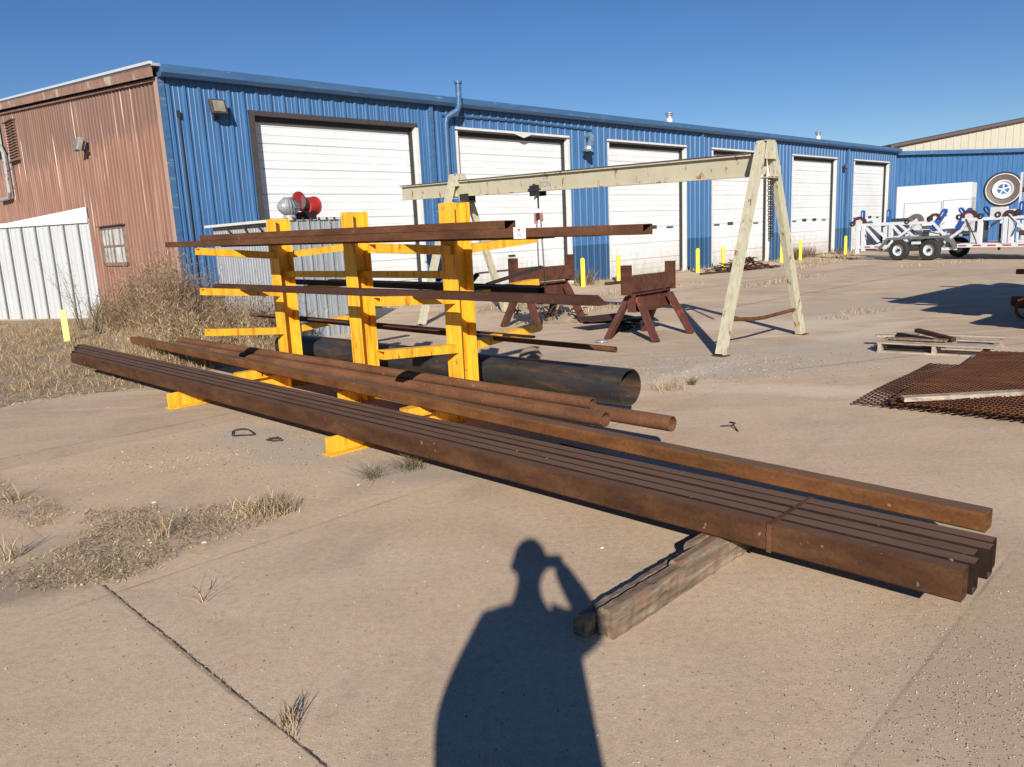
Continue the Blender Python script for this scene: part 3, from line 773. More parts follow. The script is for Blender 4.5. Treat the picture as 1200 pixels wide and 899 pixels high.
# pipes
lt('steel_pipe', lambda mb: mb.pipe((-4.0,-.307,.325),(3.27,-.357,.295),.055,.008,24), M['rust_pipe'], 'rusty pipe whose open end stops short beside the long beam', 'steel pipe', 'rusty pipes at the foot of the rack', True)
lt('steel_pipe', lambda mb: mb.pipe((-4.2,-.213,.328),(3.73,-.228,.300),.0535,.008,24), M['rust_pipe'], 'rusty pipe reaching out past the other pipes at the rack foot', 'steel pipe', 'rusty pipes at the foot of the rack', True)
lt('steel_pipe', lambda mb: mb.pipe((-3.9,-.255,.402),(3.1,-.283,.372),.043,.007,20), M['rust_pipe'], 'thinner rusty pipe lying on top of the two others', 'steel pipe', 'rusty pipes at the foot of the rack', True)
lt('large_pipe', lambda mb: mb.pipe((-2.6,.52,.322),(2.84,.54,.322),.155,.010,48), M['bigpipe'], 'thick dark pipe with rusty open bore lying behind the columns', 'steel pipe', None, True)
# tubes on the top arms
def zt_(u): return 1.606-.0105*(u+SP)+.012
tops = [  # name, u0,u1,v centre, w,h, z layer offset, mat, label
 (-2.95,3.85,-.665,.10,.062,0.0,'rust','lower outer rusty tube on the top arms, running to the tagged free end'),
 (-2.3,3.40,-.555,.09,.060,-.004,'rust2','shorter rusty tube behind the outer one on the top arms'),
 (-2.0,2.9,-.45,.09,.060,-.012,'rust2','middle rusty tube of the lower layer on the top arms'),
 (-2.2,2.7,-.34,.09,.060,-.018,'rust2','inner rusty tube of the lower layer, against the columns'),
 (-1.9,2.45,-.235,.09,.060,-.020,'rust2','innermost rusty tube of the lower layer, touching the columns'),
 (-2.02,2.71,-.655,.112,.058,.063,'rust','upper outer rusty tube stacked on the top arms, open end dark'),
 (-1.9,2.2,-.53,.10,.050,.061,'rust2','upper inner rusty tube hidden behind the stacked outer one'),
 (-2.1,2.3,-.40,.10,.050,.055,'rust2','third rusty tube of the upper layer on the top arms')]
for (u0,u1,vc,ww,hh,dz,mt,lb) in tops:
    def f(mb, a=(u0,vc,zt_(u0)+hh/2+dz), b2=(u1,vc,zt_(u1)+hh/2+dz), ww=ww, hh=hh): mb.rtube(a, b2, ww, hh, .004, rnd=.004, seg=6, sag=-.004)
    lt('rack_tube', f, M[mt], lb, 'steel tube', 'rusty tubes on the top arms')
lt('thin_bar', lambda mb: mb.bar((1.2,-.30,1.648),(3.60,-.29,1.612),.03,.010), M['black_steel'], 'thin dark flat bar poking out past the top tubes', 'steel bar')
# paper tag
T_ = empty('paper_tag', 'small white paper tag stuck on the side of the upper rusty tube', 'tag', tuple(rw(2.86,-.7185,zt_(2.86)+.030)), RR)
q = MB(); q.box(-.055,.055,-.003,.0,-.035,.042); q.build('sheet', M['paper'], T_)
q = MB(); q.prism([(-.006,-.0042,.036),(.008,-.0042,.028),(.002,-.0042,.012),(-.010,-.0042,.016),(-.014,-.0042,.028)],(0,.0008,0)); q.build('red_mark', M['ink_red'], T_)
q = MB()
for x0,x1,z in ((-.045,-.03,.027),(.022,.042,.028),(-.02,.024,.002),(-.026,.02,-.007),(-.02,.016,-.016)): q.box(x0,x1,-.0042,-.0034,z,z+.004)
q.build('print_line', M['ink'], T_)
# middle level
lt('channel_bar', lambda mb: [mb.rtube((-2.05,-.56,1.170),(3.34,-.56,1.150),.10,.062,.004,rnd=.004,seg=6), mb.prism([(3.341,-.61,1.120),(3.43,-.61,1.120),(3.35,-.61,1.180),(3.341,-.61,1.18)],(0,.10,0))], M['rust2'], 'long rusty tube with slant-cut end on the middle front arms', 'steel tube')
lt('dark_tube', lambda mb: mb.rtube((-2.3,.32,1.165),(2.1,.32,1.120),.08,.055,.004), M['black_steel'], 'dark tube on the middle back arms', 'steel tube')
lt('dark_tube', lambda mb: mb.rtube((-1.3,.45,1.160),(1.95,.45,1.125),.07,.05,.004), M['black_steel'], 'second dark tube beyond the first on the middle back arms', 'steel tube')
lt('steel_offcut', lambda mb: mb.bar((.55,.50,1.18),(.55,.62,1.26),.05,.03), M['black_steel'], 'short dark offcut on the dark back tubes, nearer the middle column', 'offcut')
lt('steel_offcut', lambda mb: mb.bar((1.05,.50,1.18),(1.05,.58,1.24),.04,.03), M['black_steel'], 'smaller dark offcut on the dark back tubes, nearer the tagged end', 'offcut')
lt('black_bar', lambda mb: mb.rtube((1.15,.60,1.14),(1.62,.86,1.285),.05,.035,.004), M['black_steel'], 'black bar tilting up from the middle back arm', 'steel bar')
# low level pipe and bars
lt('thin_pipe', lambda mb: mb.pipe((-3.0,.30,.725),(2.88,.30,.672),.024,.004,16), M['rust'], 'thin rusty pipe on the lowest back arms, round end sticking out', 'steel pipe', None, True)
lt('thin_bar', lambda mb: mb.bar((-2.6,.42,.72),(1.9,.42,.70),.04,.02), M['black_steel'], 'dark flat bar beside the thin pipe on the lowest back arms', 'steel bar')
# timber under the near end
def f(mb):
    n = 34
    def prong(c0, wd, x0, x1, top, jit):
        vs = []
        for k in range(n+1):
            u = x0+(x1-x0)*k/n
            j = lambda a: random.uniform(-a, a)
            for (dx, z) in ((-wd/2+j(jit), 0),(wd/2+j(jit),0),(wd/2+j(jit),top-.015+j(jit)),(wd/2-.02,top+j(jit*.6)),(-wd/2+.015,top+j(jit*.6)),(-wd/2+j(jit),top-.02+j(jit))):
                vs.append((c0+dx, u, z))
        m = 6
        fs = [tuple(range(m-1,-1,-1)), tuple(range(n*m, n*m+m))]
        for k in range(n):
            for i in range(m):
                jn = (i+1) % m
                fs.append((k*m+i, k*m+jn, (k+1)*m+jn, (k+1)*m+i))
        mb.add(vs, fs)
    prong(4.660, .060, -2.37, -1.55, .092, .006)
    prong(4.744, .080, -2.31, -.95, .120, .004)
    prong(4.672, .066, -1.56, -.95, .134, .002)
    prong(4.732, .070, -1.78, -.96, .1355, .002)
t = lt('timber', f, M['timber'], 'cracked weathered timber baulk carrying the free end of the low stack', 'timber')
# wire loop
pts = []
for k in range(26):
    a_ = 2*math.pi*k/26; r1 = .115+.012*math.sin(3*a_); pts.append((.23+r1*1.25*math.cos(a_)*.9+.02*math.sin(2*a_), -1.566+.085*math.sin(a_)+.015*math.cos(3*a_), .010+.008*abs(math.sin(a_*2))))
lt('wire_loop', lambda mb: mb.poly(pts, .0058, 6, True), M['wire'], 'oval loop of dark wire lying on the concrete', 'wire loop', None, True)
lt('wire_scrap', lambda mb: mb.poly([(.62,-1.52,.012),(.68,-1.47,.02),(.76,-1.48,.012),(.72,-1.53,.01),(.64,-1.55,.012)], .008, 6), M['wire'], 'small dark scrap at the shadow edge of the low stack', 'scrap')
# rusty end cap beyond the large pipe
q = MB(); q.lathe((0,0,0),[(0,.13),(.05,.125),(.10,.10),(.14,.05),(.155,0),(.145,0),(.0,.02)],24); 
tag(put(q.build('pipe_cap', m_plain('cap_tan',(.23,.16,.11),.7,.25), None, True), (.26,10.1,0), 0), 'tan domed pipe cap on the ground beyond the large pipe', 'pipe cap')

# ------------------------------------------------------------------ gantry
Ga = Vector((-.86,15.34,0)); Gb = Vector((3.38,10.215,0)); gd = (Gb-Ga).normalized(); GL = (Gb-Ga).length
grz = math.atan2(gd.y, gd.x)
G = empty('gantry', 'cream A-frame gantry with long overhead beam and rust streaks', 'gantry crane', Ga, grz)
def hz(x): return 2.77 - (2.77-2.61)*x/GL     # apex height
# beam (I section)
def ibeam(mb, a, b2, w, h, tf=.018, tw=.012):
    a = Vector(a); b2 = Vector(b2)
    mb.bar(a+Vector((0,0,h/2-tf/2)), b2+Vector((0,0,h/2-tf/2)), w, tf); mb.bar(a-Vector((0,0,h/2-tf/2)), b2-Vector((0,0,h/2-tf/2)), w, tf)
    mb.bar(a, b2, tw, h-2*tf-.002)
q = MB(); x0, x1 = -2.0, GL-.10
zc = lambda x: 2.50 - (2.50-2.325)*x/GL
ibeam(q, (x0,0,zc(x0)), (x1,0,zc(x1)), .11, .285); q.build('beam', M['cream_beam'], G)
q = MB(); q.bar((x0,0,zc(x0)+.155),(x1,0,zc(x1)+.155),.125,.014); q.build('beam_cap', M['dark_trim'], G)
for gx, feet, hh in ((0.0, (Vector((-1.64,14.46,0)), Vector((-.06,16.2,0))), 2.77), (GL, (Vector((2.60,9.44,0)), Vector((4.17,10.98,0))), 2.61)):
    inv = Matrix.Rotation(-grz,4,'Z') @ Matrix.Translation(-Ga)
    fl = [inv @ p for p in feet]
    for i, p in enumerate(fl):
        sgn = -1 if p.y < 0 else 1
        top = Vector((gx+ (0 if gx else 0), sgn*.10, hh-.02)); bot = Vector((p.x, p.y, .012))
        q = MB(); q.rtube(bot, top, .13, .085, .008, up=(1,0,0)); L_ = q.build('leg', M['cream'], G)
        q = MB(); q.box(bot.x-.09,bot.x+.09,bot.y-.07,bot.y+.07,0.0,.012); q.build('foot_plate', M['rust'], L_)
    q = MB(); q.prism([(gx-.072,-.135,hh-.40),(gx-.072,.135,hh-.40),(gx-.072,.09,hh),(gx-.072,-.09,hh)],(.008,0,0)) ; q.prism([(gx+.064,-.135,hh-.22),(gx+.064,.135,hh-.22),(gx+.064,.09,hh),(gx+.064,-.09,hh)],(.008,0,0))
    q.box(gx-.075,gx+.075,-.09,.09,hh,hh+.012); q.build('apex_plate', M['cream'], G)
    q = MB(); q.box(gx+.02,gx+.10,.055,.19,hh-.44,hh-.30) ; q.box(gx-.08,gx+.09,-.20,.20,hh-.455,hh-.445); q.build('beam_seat', M['cream'], G)
    if gx:
        y0 = fl[0].y*.86; y1 = fl[1].y*.74
        q = MB(); 
        P_ = lambda f, k: Vector((gx+(f.x-gx)*k, f.y*k*.93+.07*(1 if f.y>0 else -1)*(1-k), hh*(1-k)))
        a = P_(fl[0], .835); b2 = P_(fl[1], .855); mid = (a+b2)/2 + Vector((0,0,-.045))
        q.poly([a, a.lerp(mid,.6)+Vector((0,0,-.012)), mid, b2.lerp(mid,.5)+Vector((0,0,.0)), b2], .026, 8); q.build('tie_bar', M['rust_orange'], G, True)
# lettering on the beam
def text_mesh(name, body, size, mat, parent, loc, rot, ext=.001):
    cu = bpy.data.curves.new(name, 'FONT'); cu.body = body; cu.size = size; cu.extrude = ext; cu.align_x = 'CENTER'
    o = bpy.data.objects.new(name, cu); COL.objects.link(o)
    dg = bpy.context.evaluated_depsgraph_get(); me = bpy.data.meshes.new_from_object(o.evaluated_get(dg))
    bpy.data.objects.remove(o)
    me.materials.clear(); me.materials.append(mat)
    m = bpy.data.objects.new(name, me); COL.objects.link(m); m.parent = parent; m.location = loc; m.rotation_euler = rot
    return m
bx = GL-4.17
text_mesh('lettering', 'TON', .13, M['ink'], G, (bx,-.010,zc(bx)-.075), (R(90),0,0))
q = MB(); q.box(bx-.006,bx+.006,-.0105,-.009,zc(bx)+.04,zc(bx)+.12); q.build('capacity_mark', M['ink'], G)
# hoist on the beam
hx = GL-4.37
H_ = empty('chain_hoist', 'black hoist trolley with long hanging chains under the cream beam', 'chain hoist', tuple(Ga+gd*hx), grz)
q = MB(); zz = zc(hx)-.10; q.box(-.11,.11,-.095,-.065,zz-.12,zz+.06); q.box(-.11,.11,.065,.095,zz-.12,zz+.06); q.cyl((-.06,-.12,zz-.02),(-.06,.12,zz-.02),.028); q.cyl((.06,-.12,zz-.02),(.06,.12,zz-.02),.028); q.bar((0,-.1,zz-.10),(0,.1,zz-.10),.04,.03)
for k in range(7):
    a_ = random.random()*6; q.bar((.1*math.cos(a_),-.10,zz-.05+.09*math.sin(a_)),(.13*math.cos(a_),-.11,zz-.05+.13*math.sin(a_)),.03,.03)
q.build('trolley', M['dark'], H_)
q = MB(); q.poly([(0,0,zz-.12),(.0,0,zz-.33)],.016); q.box(-.035,.035,-.03,.03,zz-.52,zz-.40); q.build('hook_block', M['wire'], H_)
q = MB(); q.box(-.10,-.045,-.02,.02,zz-.58,zz-.40); q.box(.045,.09,-.02,.02,zz-.55,zz-.40); q.build('chain_guide', m_plain('faded_pink_guard',(.35,.16,.14),.6), H_)
def chain(mb, a, b2, n, r, t):
    a = Vector(a); b2 = Vector(b2)
    for k in range(n):
        c = a.lerp(b2, (k+.5)/n); L = (b2-a).length/n*.66; up = Vector((0,0,1))
        ax = Vector((1,0,0)) if k % 2 else Vector((0,1,0))
        P = [c + ax*(r*math.cos(g)) + up*(L*math.sin(g)) for g in [2*math.pi*i/8 for i in range(8)]]
        mb.poly(P, t, 5, True)
q = MB(); chain(q,(-.06,0,zz-.58),(-.045,0,.55),34,.014,.005); chain(q,(.05,0,zz-.55),(.10,0,.60),32,.014,.005); q.poly([(-.045,0,.56),(0,.0,.50),(.06,0,.50),(.10,0,.61)],.006,6); q.build('chain', M['wire'], H_)
# second trolley at the far leg
H2 = empty('beam_trolley', 'black trolley parked by the far A-frame under the beam', 'beam trolley', tuple(Ga+gd*.28), grz)
q = MB(); zz = zc(.28)-.13; q.box(-.12,.12,-.10,-.065,zz-.14,zz+.03); q.box(-.12,.12,.065,.10,zz-.14,zz+.03); q.box(-.05,.05,-.1,.1,zz-.14,zz-.10)
for k in range(6): q.bar((-.12+.04*k,-.11,zz-.1),(-.1+.045*k,-.13,zz-.2+.02*(k%2)),.03,.03)
q.build('trolley', M['dark'], H2)
q = MB(); q.bar((.0,0,zz-.12),(.05,0,zz-.30),.05,.05); q.build('hook', M['wire'], H2)
# chain at the near apex
q = MB(); chain(q,(0,0,2.17),(.02,0,1.36),26,.021,.0065)
chain(q,(.03,.02,2.17),(.05,.01,1.42),24,.021,.0065)
tag(put(q.build('hanging_chain', M['wire']), tuple(Gb+gd*.05), grz), 'heavy rusty chain hanging inside the near A-frame', 'chain')

# ------------------------------------------------------------------ sawhorses
def sawhorse(loc, rz_, lbl, s=1.0, first=[None]):
    if first[0] is None:
        t = empty('sawhorse', lbl, 'steel trestle', loc, rz_, 'rusty steel trestles')
        q = MB(); q.rtube((0,-.56,.81),(0,.60,.81),.12,.225,.010); q.build('top_beam', M['rust_horse'], t, bevel=.003)
        for y in (-.60,.60):
            q = MB(); q.box(-.07,.07,y-.045,y+.045,.67,1.09); q.build('end_post', M['rust_horse'], t, bevel=.004)
        q = MB(); ibeam(q, (0,-.47,.545), (0,.47,.545), .15, .27); q.box(-.07,.07,-.48,-.47,.41,.68); q.box(-.07,.07,.47,.48,.41,.68); q.build('cross_beam', M['rust_horse'], t)
        for sx in (-1,1):
            for sy in (-1,1):
                q = MB(); q.rtube((sx*.42, sy*.50, .0),(sx*.085, sy*.42, .62),.075,.10,.008, up=(0,1,0)); q.build('leg', M['horse_leg'], t)
        first[0] = t
    else:
        t = copy_tree(first[0]); put(t, loc, rz_)
    t['label'] = lbl; t.scale = (s,s,s)
M['horse_leg'] = m_painted('horse_leg', (.095,.03,.02), (.33,.045,.035), .60, (1.5,1.5,1.2), .7, .6, 5, .1, 2.2)
sawhorse((2.10,11.50,0), RR+R(2), 'rusty steel sawhorse standing clear between the rack and the gantry leg')
sawhorse((.62,13.60,0), RR-R(6), 'rusty steel sawhorse half hidden behind the long tubes', 1.10)
# plates under / beside the sawhorse
def plate(cx, cy, w_, d_, rz_, z, mat, lbl, cat='steel plate', h=.012, tilt=0):
    q = MB(); q.T = Matrix.Rotation(tilt,4,'X'); q.box(-w_/2,w_/2,-d_/2,d_/2,-h/2,h/2)
    o = q.build('scrap_plate', mat); o.location = (cx,cy,z); o.rotation_euler = (0,0,rz_); return tag(o, lbl, cat, 'scrap by the trestles')
plate(1.55,12.55,.9,.5,.5,.20,M['rust2'],'rusty flat plate propped beside the clear sawhorse',tilt=.05)
plate(1.95,12.75,.8,.45,.3,.13,M['black_steel'],'dark flat plate lying behind the clear sawhorse legs',h=.02)
plate(1.75,12.25,.5,.10,.9,.045,M['black_steel'],'dark flat strip on the ground by the clear sawhorse',h=.08)
q = MB()
for k in range(9):
    a = Vector((random.uniform(-.5,.5),random.uniform(-.25,.3),.03+.02*k)); d = Vector((random.uniform(-.35,.35),random.uniform(-.15,.15),random.uniform(-.02,.03)))
    q.bar(a-d, a+d, .06, .03)
tag(put(q.build('scrap_bars', M['black_steel']), (1.75,12.55,0)), 'tangle of dark bars under the propped plate by the sawhorse', 'scrap steel', None, 'stuff')
q = MB(); q.lathe((0,0,.01),[(.0,.03),(.09,.02),(.10,0),(0,0)],18); tag(put(q.build('steel_disc', M['steel'], None, True), (1.33,11.12,0)), 'small shiny steel disc at the foot of the clear sawhorse', 'disc')
# reel/rubbish under the far sawhorse
q = MB()
for k in range(40):
    a = Vector((random.gauss(0,.3),random.gauss(0,.2),random.uniform(.03,.28))); d = Vector((random.uniform(-.1,.1),random.uniform(-.1,.1),random.uniform(-.06,.06)))
    q.poly([a-d, a+Vector((0,0,.05)), a+d], random.uniform(.008,.02), 5)
tag(put(q.build('tangled_debris', M['wire']), (.62,14.0,0)), 'dark tangled debris on the ground behind the far sawhorse', 'debris', None, 'stuff')
q = MB(); q.lathe((0,0,0),[(.10,-.04),(.125,-.02),(.125,.02),(.10,.04)],24,axis=(.3,-.9,.25),close=True); tag(put(q.build('rubber_ring', M['rubber'], None, True), (.45,13.05,.12)), 'small black ring leaning by the far sawhorse leg', 'ring')
# sand heap
q = MB()
n = 16
for i in range(n):
    pass
q.lathe((0,0,-.01),[(0,.16),(.12,.14),(.28,.08),(.45,.02),(.6,0)],20); tag(put(q.build('sand_heap', M['soil'], None, True), (1.02,14.1,0)), 'small mound of tan sand behind the far sawhorse', 'sand heap', None, 'stuff')
# posts of blue barrel etc omitted

# ------------------------------------------------------------------ grey shed with ventilator and reel
SH = Vector((-3.64,12.95,0))
t = empty('grey_shed', 'small galvanised corrugated shed standing in weeds behind the rack', 'shed', SH, BR)
q = MB(); siding(q, 0, 1.20, 0, 1.98, y=0, pitch=.205, rw_=.022, rh=.030, phase=.06, minor=1); q.build('side_wall', M['galv'], t)
q = MB(); siding(q, 0, 2.66, 0, 1.98, y=0, pitch=.10, rw_=.03, rh=.016, axis='y', minor=0); q.build('front_wall', M['galv'], t)
q = MB(); q.box(0,1.2,2.62,2.66,0,1.96); q.box(1.17,1.20,.02,2.62,0,1.96); q.build('rear_wall', M['galv'], t)
q = MB(); q.box(-.09,1.24,-.03,2.72,1.985,2.00); q.build('roof', M['galv_dark'], t)
q = MB(); q.box(-.12,-.09,-.05,2.75,1.975,2.02); q.build('fascia', M['white_trim'], t)
for y in (.7,1.25,1.9):
    q = MB(); q.poly([(-.085,y,1.95),(-.05,y-.02,1.90),(-.045,y-.08,1.84)],.022,6); q.build('bracket', M['rust2'], t)
q = MB()
for k in range(8): q.cyl((.07+.15*k,-.035,2.0),(.07+.15*k,-.035,2.03),.02,n=6)
q.build('bolt_row', M['rust2'], t)
# turbine ventilator
tv = empty('turbine_vent', 'round finned grey turbine ventilator on the grey shed roof', 'ventilator', tuple(SH+Vector((.06,.28,2.0))), 0)
q = MB(); q.cyl((0,0,0),(0,0,.08),.11,.10,20); q.build('collar', M['galv_dark'], tv, True)
q = MB()
for k in range(20):
    a0 = 2*math.pi*k/20; pr = []
    for j in range(9):
        ph = math.pi*(j/8); r_ = .075+.115*math.sin(ph)**.8; pr.append((r_, .08+.28*j/8))
    vs = []
    for r_, z in pr:
        for da, rr in ((0, r_),(.26, r_*.93)):
            vs.append((rr*math.cos(a0+da), rr*math.sin(a0+da), z))
    q.add(vs, [(2*j,2*j+1,2*j+3,2*j+2) for j in range(8)])
q.build('fin', M['galv'], tv)
q = MB(); q.lathe((0,0,.36),[(.085,0),(.08,.015),(0,.025)],20); q.build('cap', M['galv'], tv, True)
# red reel
rl = empty('hose_reel', 'red drum and flange resting on the grey shed roof behind the ventilator', 'reel', tuple(SH+Vector((.17,.62,2.2))), BR+R(8))
q = MB(); ax = (.55,-.85,0)
q.lathe((0,0,.12),[(0,-.05),(.15,-.05),(.165,-.03),(.165,.0),(0,.0)],28,axis=(.2,-1,.05)); q.build('flange', M['red_reel'], rl, True)
q = MB(); q.cyl((.02,.05,.10),(.20,.12,.07),.13,.10,20); q.build('hub', M['dark_trim'], rl, True)
q = MB(); q.cyl((.20,.12,.05),(.40,.16,.05),.145,.150,24); q.lathe((.40,.16,.05),[(0,0),(.165,0),(.165,.03),(0,.03)],24,axis=(1,.2,0)); q.build('drum', M['red_reel'], rl, True)
q = MB(); q.box(-.02,.34,.02,.18,-.20,-.06); q.build('cradle', M['black_steel'], rl)

# ------------------------------------------------------------------ scrap heap at the fourth door, timber strip by the weeds
q = MB()
for k in range(150):
    x = random.gauss(0,.65); y = random.gauss(0,.35); zmax = .46*math.exp(-(x/.75)**2-(y/.5)**2)
    z = random.uniform(0,1)*zmax+.02; a_ = random.uniform(0,math.pi); L = random.uniform(.15,.7)
    d = Vector((math.cos(a_)*L/2, math.sin(a_)*L/2, random.uniform(-.06,.06)))
    c = Vector((x,y,z)); 
    if k % 3: q.bar(c-d, c+d, random.uniform(.03,.10), random.uniform(.01,.03))
    else: q.poly([c-d, c+Vector((0,0,.05)), c+d], .015, 5)
tag(put(q.build('scrap_heap', M['rust2']), bw(18.9,-1.9), BR-.3), 'low heap of rusty scrap iron before the fourth door', 'scrap heap', None, 'stuff')
q = MB(); q.bar((-1.3,0,.03),(1.0,.1,.03),.10,.06); tag(put(q.build('angle_iron', M['rust2']), bw(17.4,-2.2), BR-.25), 'rusty length of angle iron lying before the scrap heap', 'angle iron')
q = MB(); q.bar((-.9,0,.04),(.9,.05,.05),.12,.08); tag(put(q.build('rusty_sill', M['rust2']), bw(12.6,-1.55), BR-.1), 'rusty bar lying behind the bollard at the third door', 'steel bar')

# ------------------------------------------------------------------ pallet, mesh sheets, plank
PR_ = RR+R(2)
pl = empty('pallet', 'broken grey wooden pallet lying flat on the yard', 'pallet', tuple(rw(3.22,5.08)), math.atan2((rw(4.43,5.22)-rw(3.22,5.08)).y,(rw(4.43,5.22)-rw(3.22,5.08)).x))
for x in (0.0,.58,1.16):
    q = MB(); q.box(x,x+.04,0,1.0,.018,.105); q.build('stringer', M['wood_pale'], pl)
for k, y in enumerate((-.005,.13,.30,.46,.66,.86)):
    q = MB(); x1 = 1.21 if k not in (2,4) else .78
    q.T = Matrix.Translation((0,y,.115)) @ Matrix.Rotation(random.uniform(-.04,.04),4,'Z'); q.box(-.01 if k != 4 else .35,x1,0,.10,-.008,.008); q.build('deck_board', M['wood_pale'], pl)
for y in (.0,.45,.9):
    q = MB(); q.box(-.01,1.21,y,y+.09,.001,.016); q.build('bottom_board', M['wood_pale'], pl)
def plank(a, b2, w_, h_, mat, lbl, cat='plank', grp='planks on the pallet'):
    a = Vector(a); b2 = Vector(b2); c = (a+b2)/2; q = MB(); q.bar(a-c, b2-c, w_, h_)
    o = q.build('plank', mat); o.location = c; tag(o, lbl, cat, grp)
def rl3(u, v, z): return tuple(rw(u,v,z))
plank(rl3(3.30,5.55,.165),rl3(3.75,5.33,.15),.07,.04,M['black_steel'],'short dark channel tilted on the broken pallet, nearer its broken corner','steel channel')
plank(rl3(3.45,5.75,.20),rl3(3.95,5.42,.155),.07,.045,M['rust2'],'dark rusty channel on the middle of the broken pallet','steel channel')
plank(rl3(3.05,5.50,.140),rl3(3.50,5.70,.145),.10,.02,M['wood_pale'],'loose tan board across the broken corner of the pallet')
plank(rl3(3.3,5.3,.150),rl3(3.9,5.36,.150),.12,.02,M['timber'],'weathered grey board on the middle of the pallet')
# expanded metal sheets
def mesh_sheet(lbl, u0, v0, du, dv, z, rot, mat, pitch=.045, wave=.0, dense=1.0):
    q = MB()
    def zf(u, v): return z + wave*math.sin(v*2.3+u*1.7) + .075*math.sin(math.pi*min(1,max(0,v/dv)))*min(1,u/.9)
    nu = int(du/pitch/1.0); nv = int(dv/(pitch*2.2))
    for i in range(nu+1):
        u = du*i/nu; pts_ = []; n = nv*2
        vs = []
        for k in range(n+1):
            v = dv*k/n; off = pitch*.5*(1 if k % 2 else -1)*(1 if i % 2 else -1)*.92
            uu = min(max(u+off,0),du)
            vs += [(uu-.003, v, zf(uu,v)), (uu+.003, v, zf(uu,v)), (uu+.003, v, zf(uu,v)+.009), (uu-.003, v, zf(uu,v)+.009)]
        fs = []
        for k in range(n):
            for a_ in range(4):
                b_ = (a_+1) % 4
                fs.append((4*k+a_,4*k+b_,4*k+4+b_,4*k+4+a_))
        q.add(vs, fs)
    o = q.build('mesh_sheet', mat); o.location = rw(u0, v0); o.rotation_euler = (0,0,RR+rot)
    tag(o, lbl, 'expanded metal', 'expanded metal sheets on the yard')
mesh_sheet('pale bent expanded metal sheet under the others, corner lifted', 4.02, 2.15, 2.2, 2.35, .02, R(1.5), M['rust2'], .040, .012)
mesh_sheet('lowest rusty expanded metal sheet of the flat stack', 4.31, 2.16, 2.3, 2.90, .045, R(-.5), M['rust_grate'], .030, .016)
mesh_sheet('middle rusty expanded metal sheet of the flat stack', 4.34, 2.12, 2.3, 2.90, .064, R(.4), M['rust_grate'], .030, .019)
mesh_sheet('topmost rusty expanded metal sheet with a plank on it', 4.33, 2.15, 2.3, 2.92, .085, R(0), M['rust_grate'], .030, .022)
plank(rl3(4.44,2.12,.118),rl3(5.55,2.96,.168),.09,.035,M['wood_pale'],'long pale plank lying across the expanded metal sheets','plank',None)

# ------------------------------------------------------------------ beam rack past the frame edge (throws the long shadows), low bundle at the edge
S2 = empty('beam_rack', 'tall rusty rack of long beams beyond the pallet, throwing long shadows', 'storage rack', (7.0,8.9,0), R(90-49))
for x in (1.8, 4.8):
    q = MB(); q.box(x-.08,x+.08,.45,.6,0,2.15); q.build('column', M['rust'], S2)
    for z in (.7,1.25,1.85):
        q = MB(); q.box(x-.05,x+.05,-.45,1.5,z,z+.07); q.build('arm', M['rust'], S2)
k = 0
for z, ys_ in ((1.93,(-.36,-.04,.16,.36,.60,.80)),(1.33,(-.36,-.16,.04,.24,.50,.72)),(.78,(-.36,-.16,.10,.40))):
    for y in ys_:
        q = MB(); q.rtube(({1.93:.80,1.33:.35,.78:-.20}[z]+.09*((k*5)%4),y,z+.06),(5.2+.2*(k%4),y,z+.06),.19,.12,.008); k += 1
        tag(put(q.build('rack_beam', M['rust']), (7.0,8.9,0), R(90-49)), 'long rusty beam lying on the tall rack', 'steel beam', 'beams on the tall rack')
for k, (u0, v0, ln, hh) in enumerate(((3.75,9.30,2.2,.14),(3.86,9.08,2.4,.14),(3.68,9.52,2.0,.13))):
    q = MB(); q.rtube((0,0,hh/2+.16+.0),(ln,.2,hh/2+.16),.13,hh,.01); o = q.build('beam_offcut', M['rust_orange'])
    put(o, rw(u0, v0), RR-R(6)); tag(o, ('rusty beam end on blocks, middle of the low bundle beyond the pallet','rusty beam end in the low bundle, side facing the pallet','rusty beam end in the low bundle, side facing the trailer')[k], 'steel beam', 'low bundle of beams by the pallet')
q = MB(); q.lathe((0,0,.17),[(.17,-.03),(.13,-.03),(.13,.03),(.17,.03)],26,axis=(-.5,-.9,.1),close=True); tag(put(q.build('flange_ring', M['rust_orange'], None, True), tuple(rw(4.02,8.90))), 'rusty flange ring leaning on the low bundle of beams', 'ring')
q = MB(); q.box(-.06,.06,-.5,.5,0,.155); tag(put(q.build('wood_block', M['timber']), tuple(rw(4.3,9.4)), RR), 'wood block under the low bundle of beams', 'block')

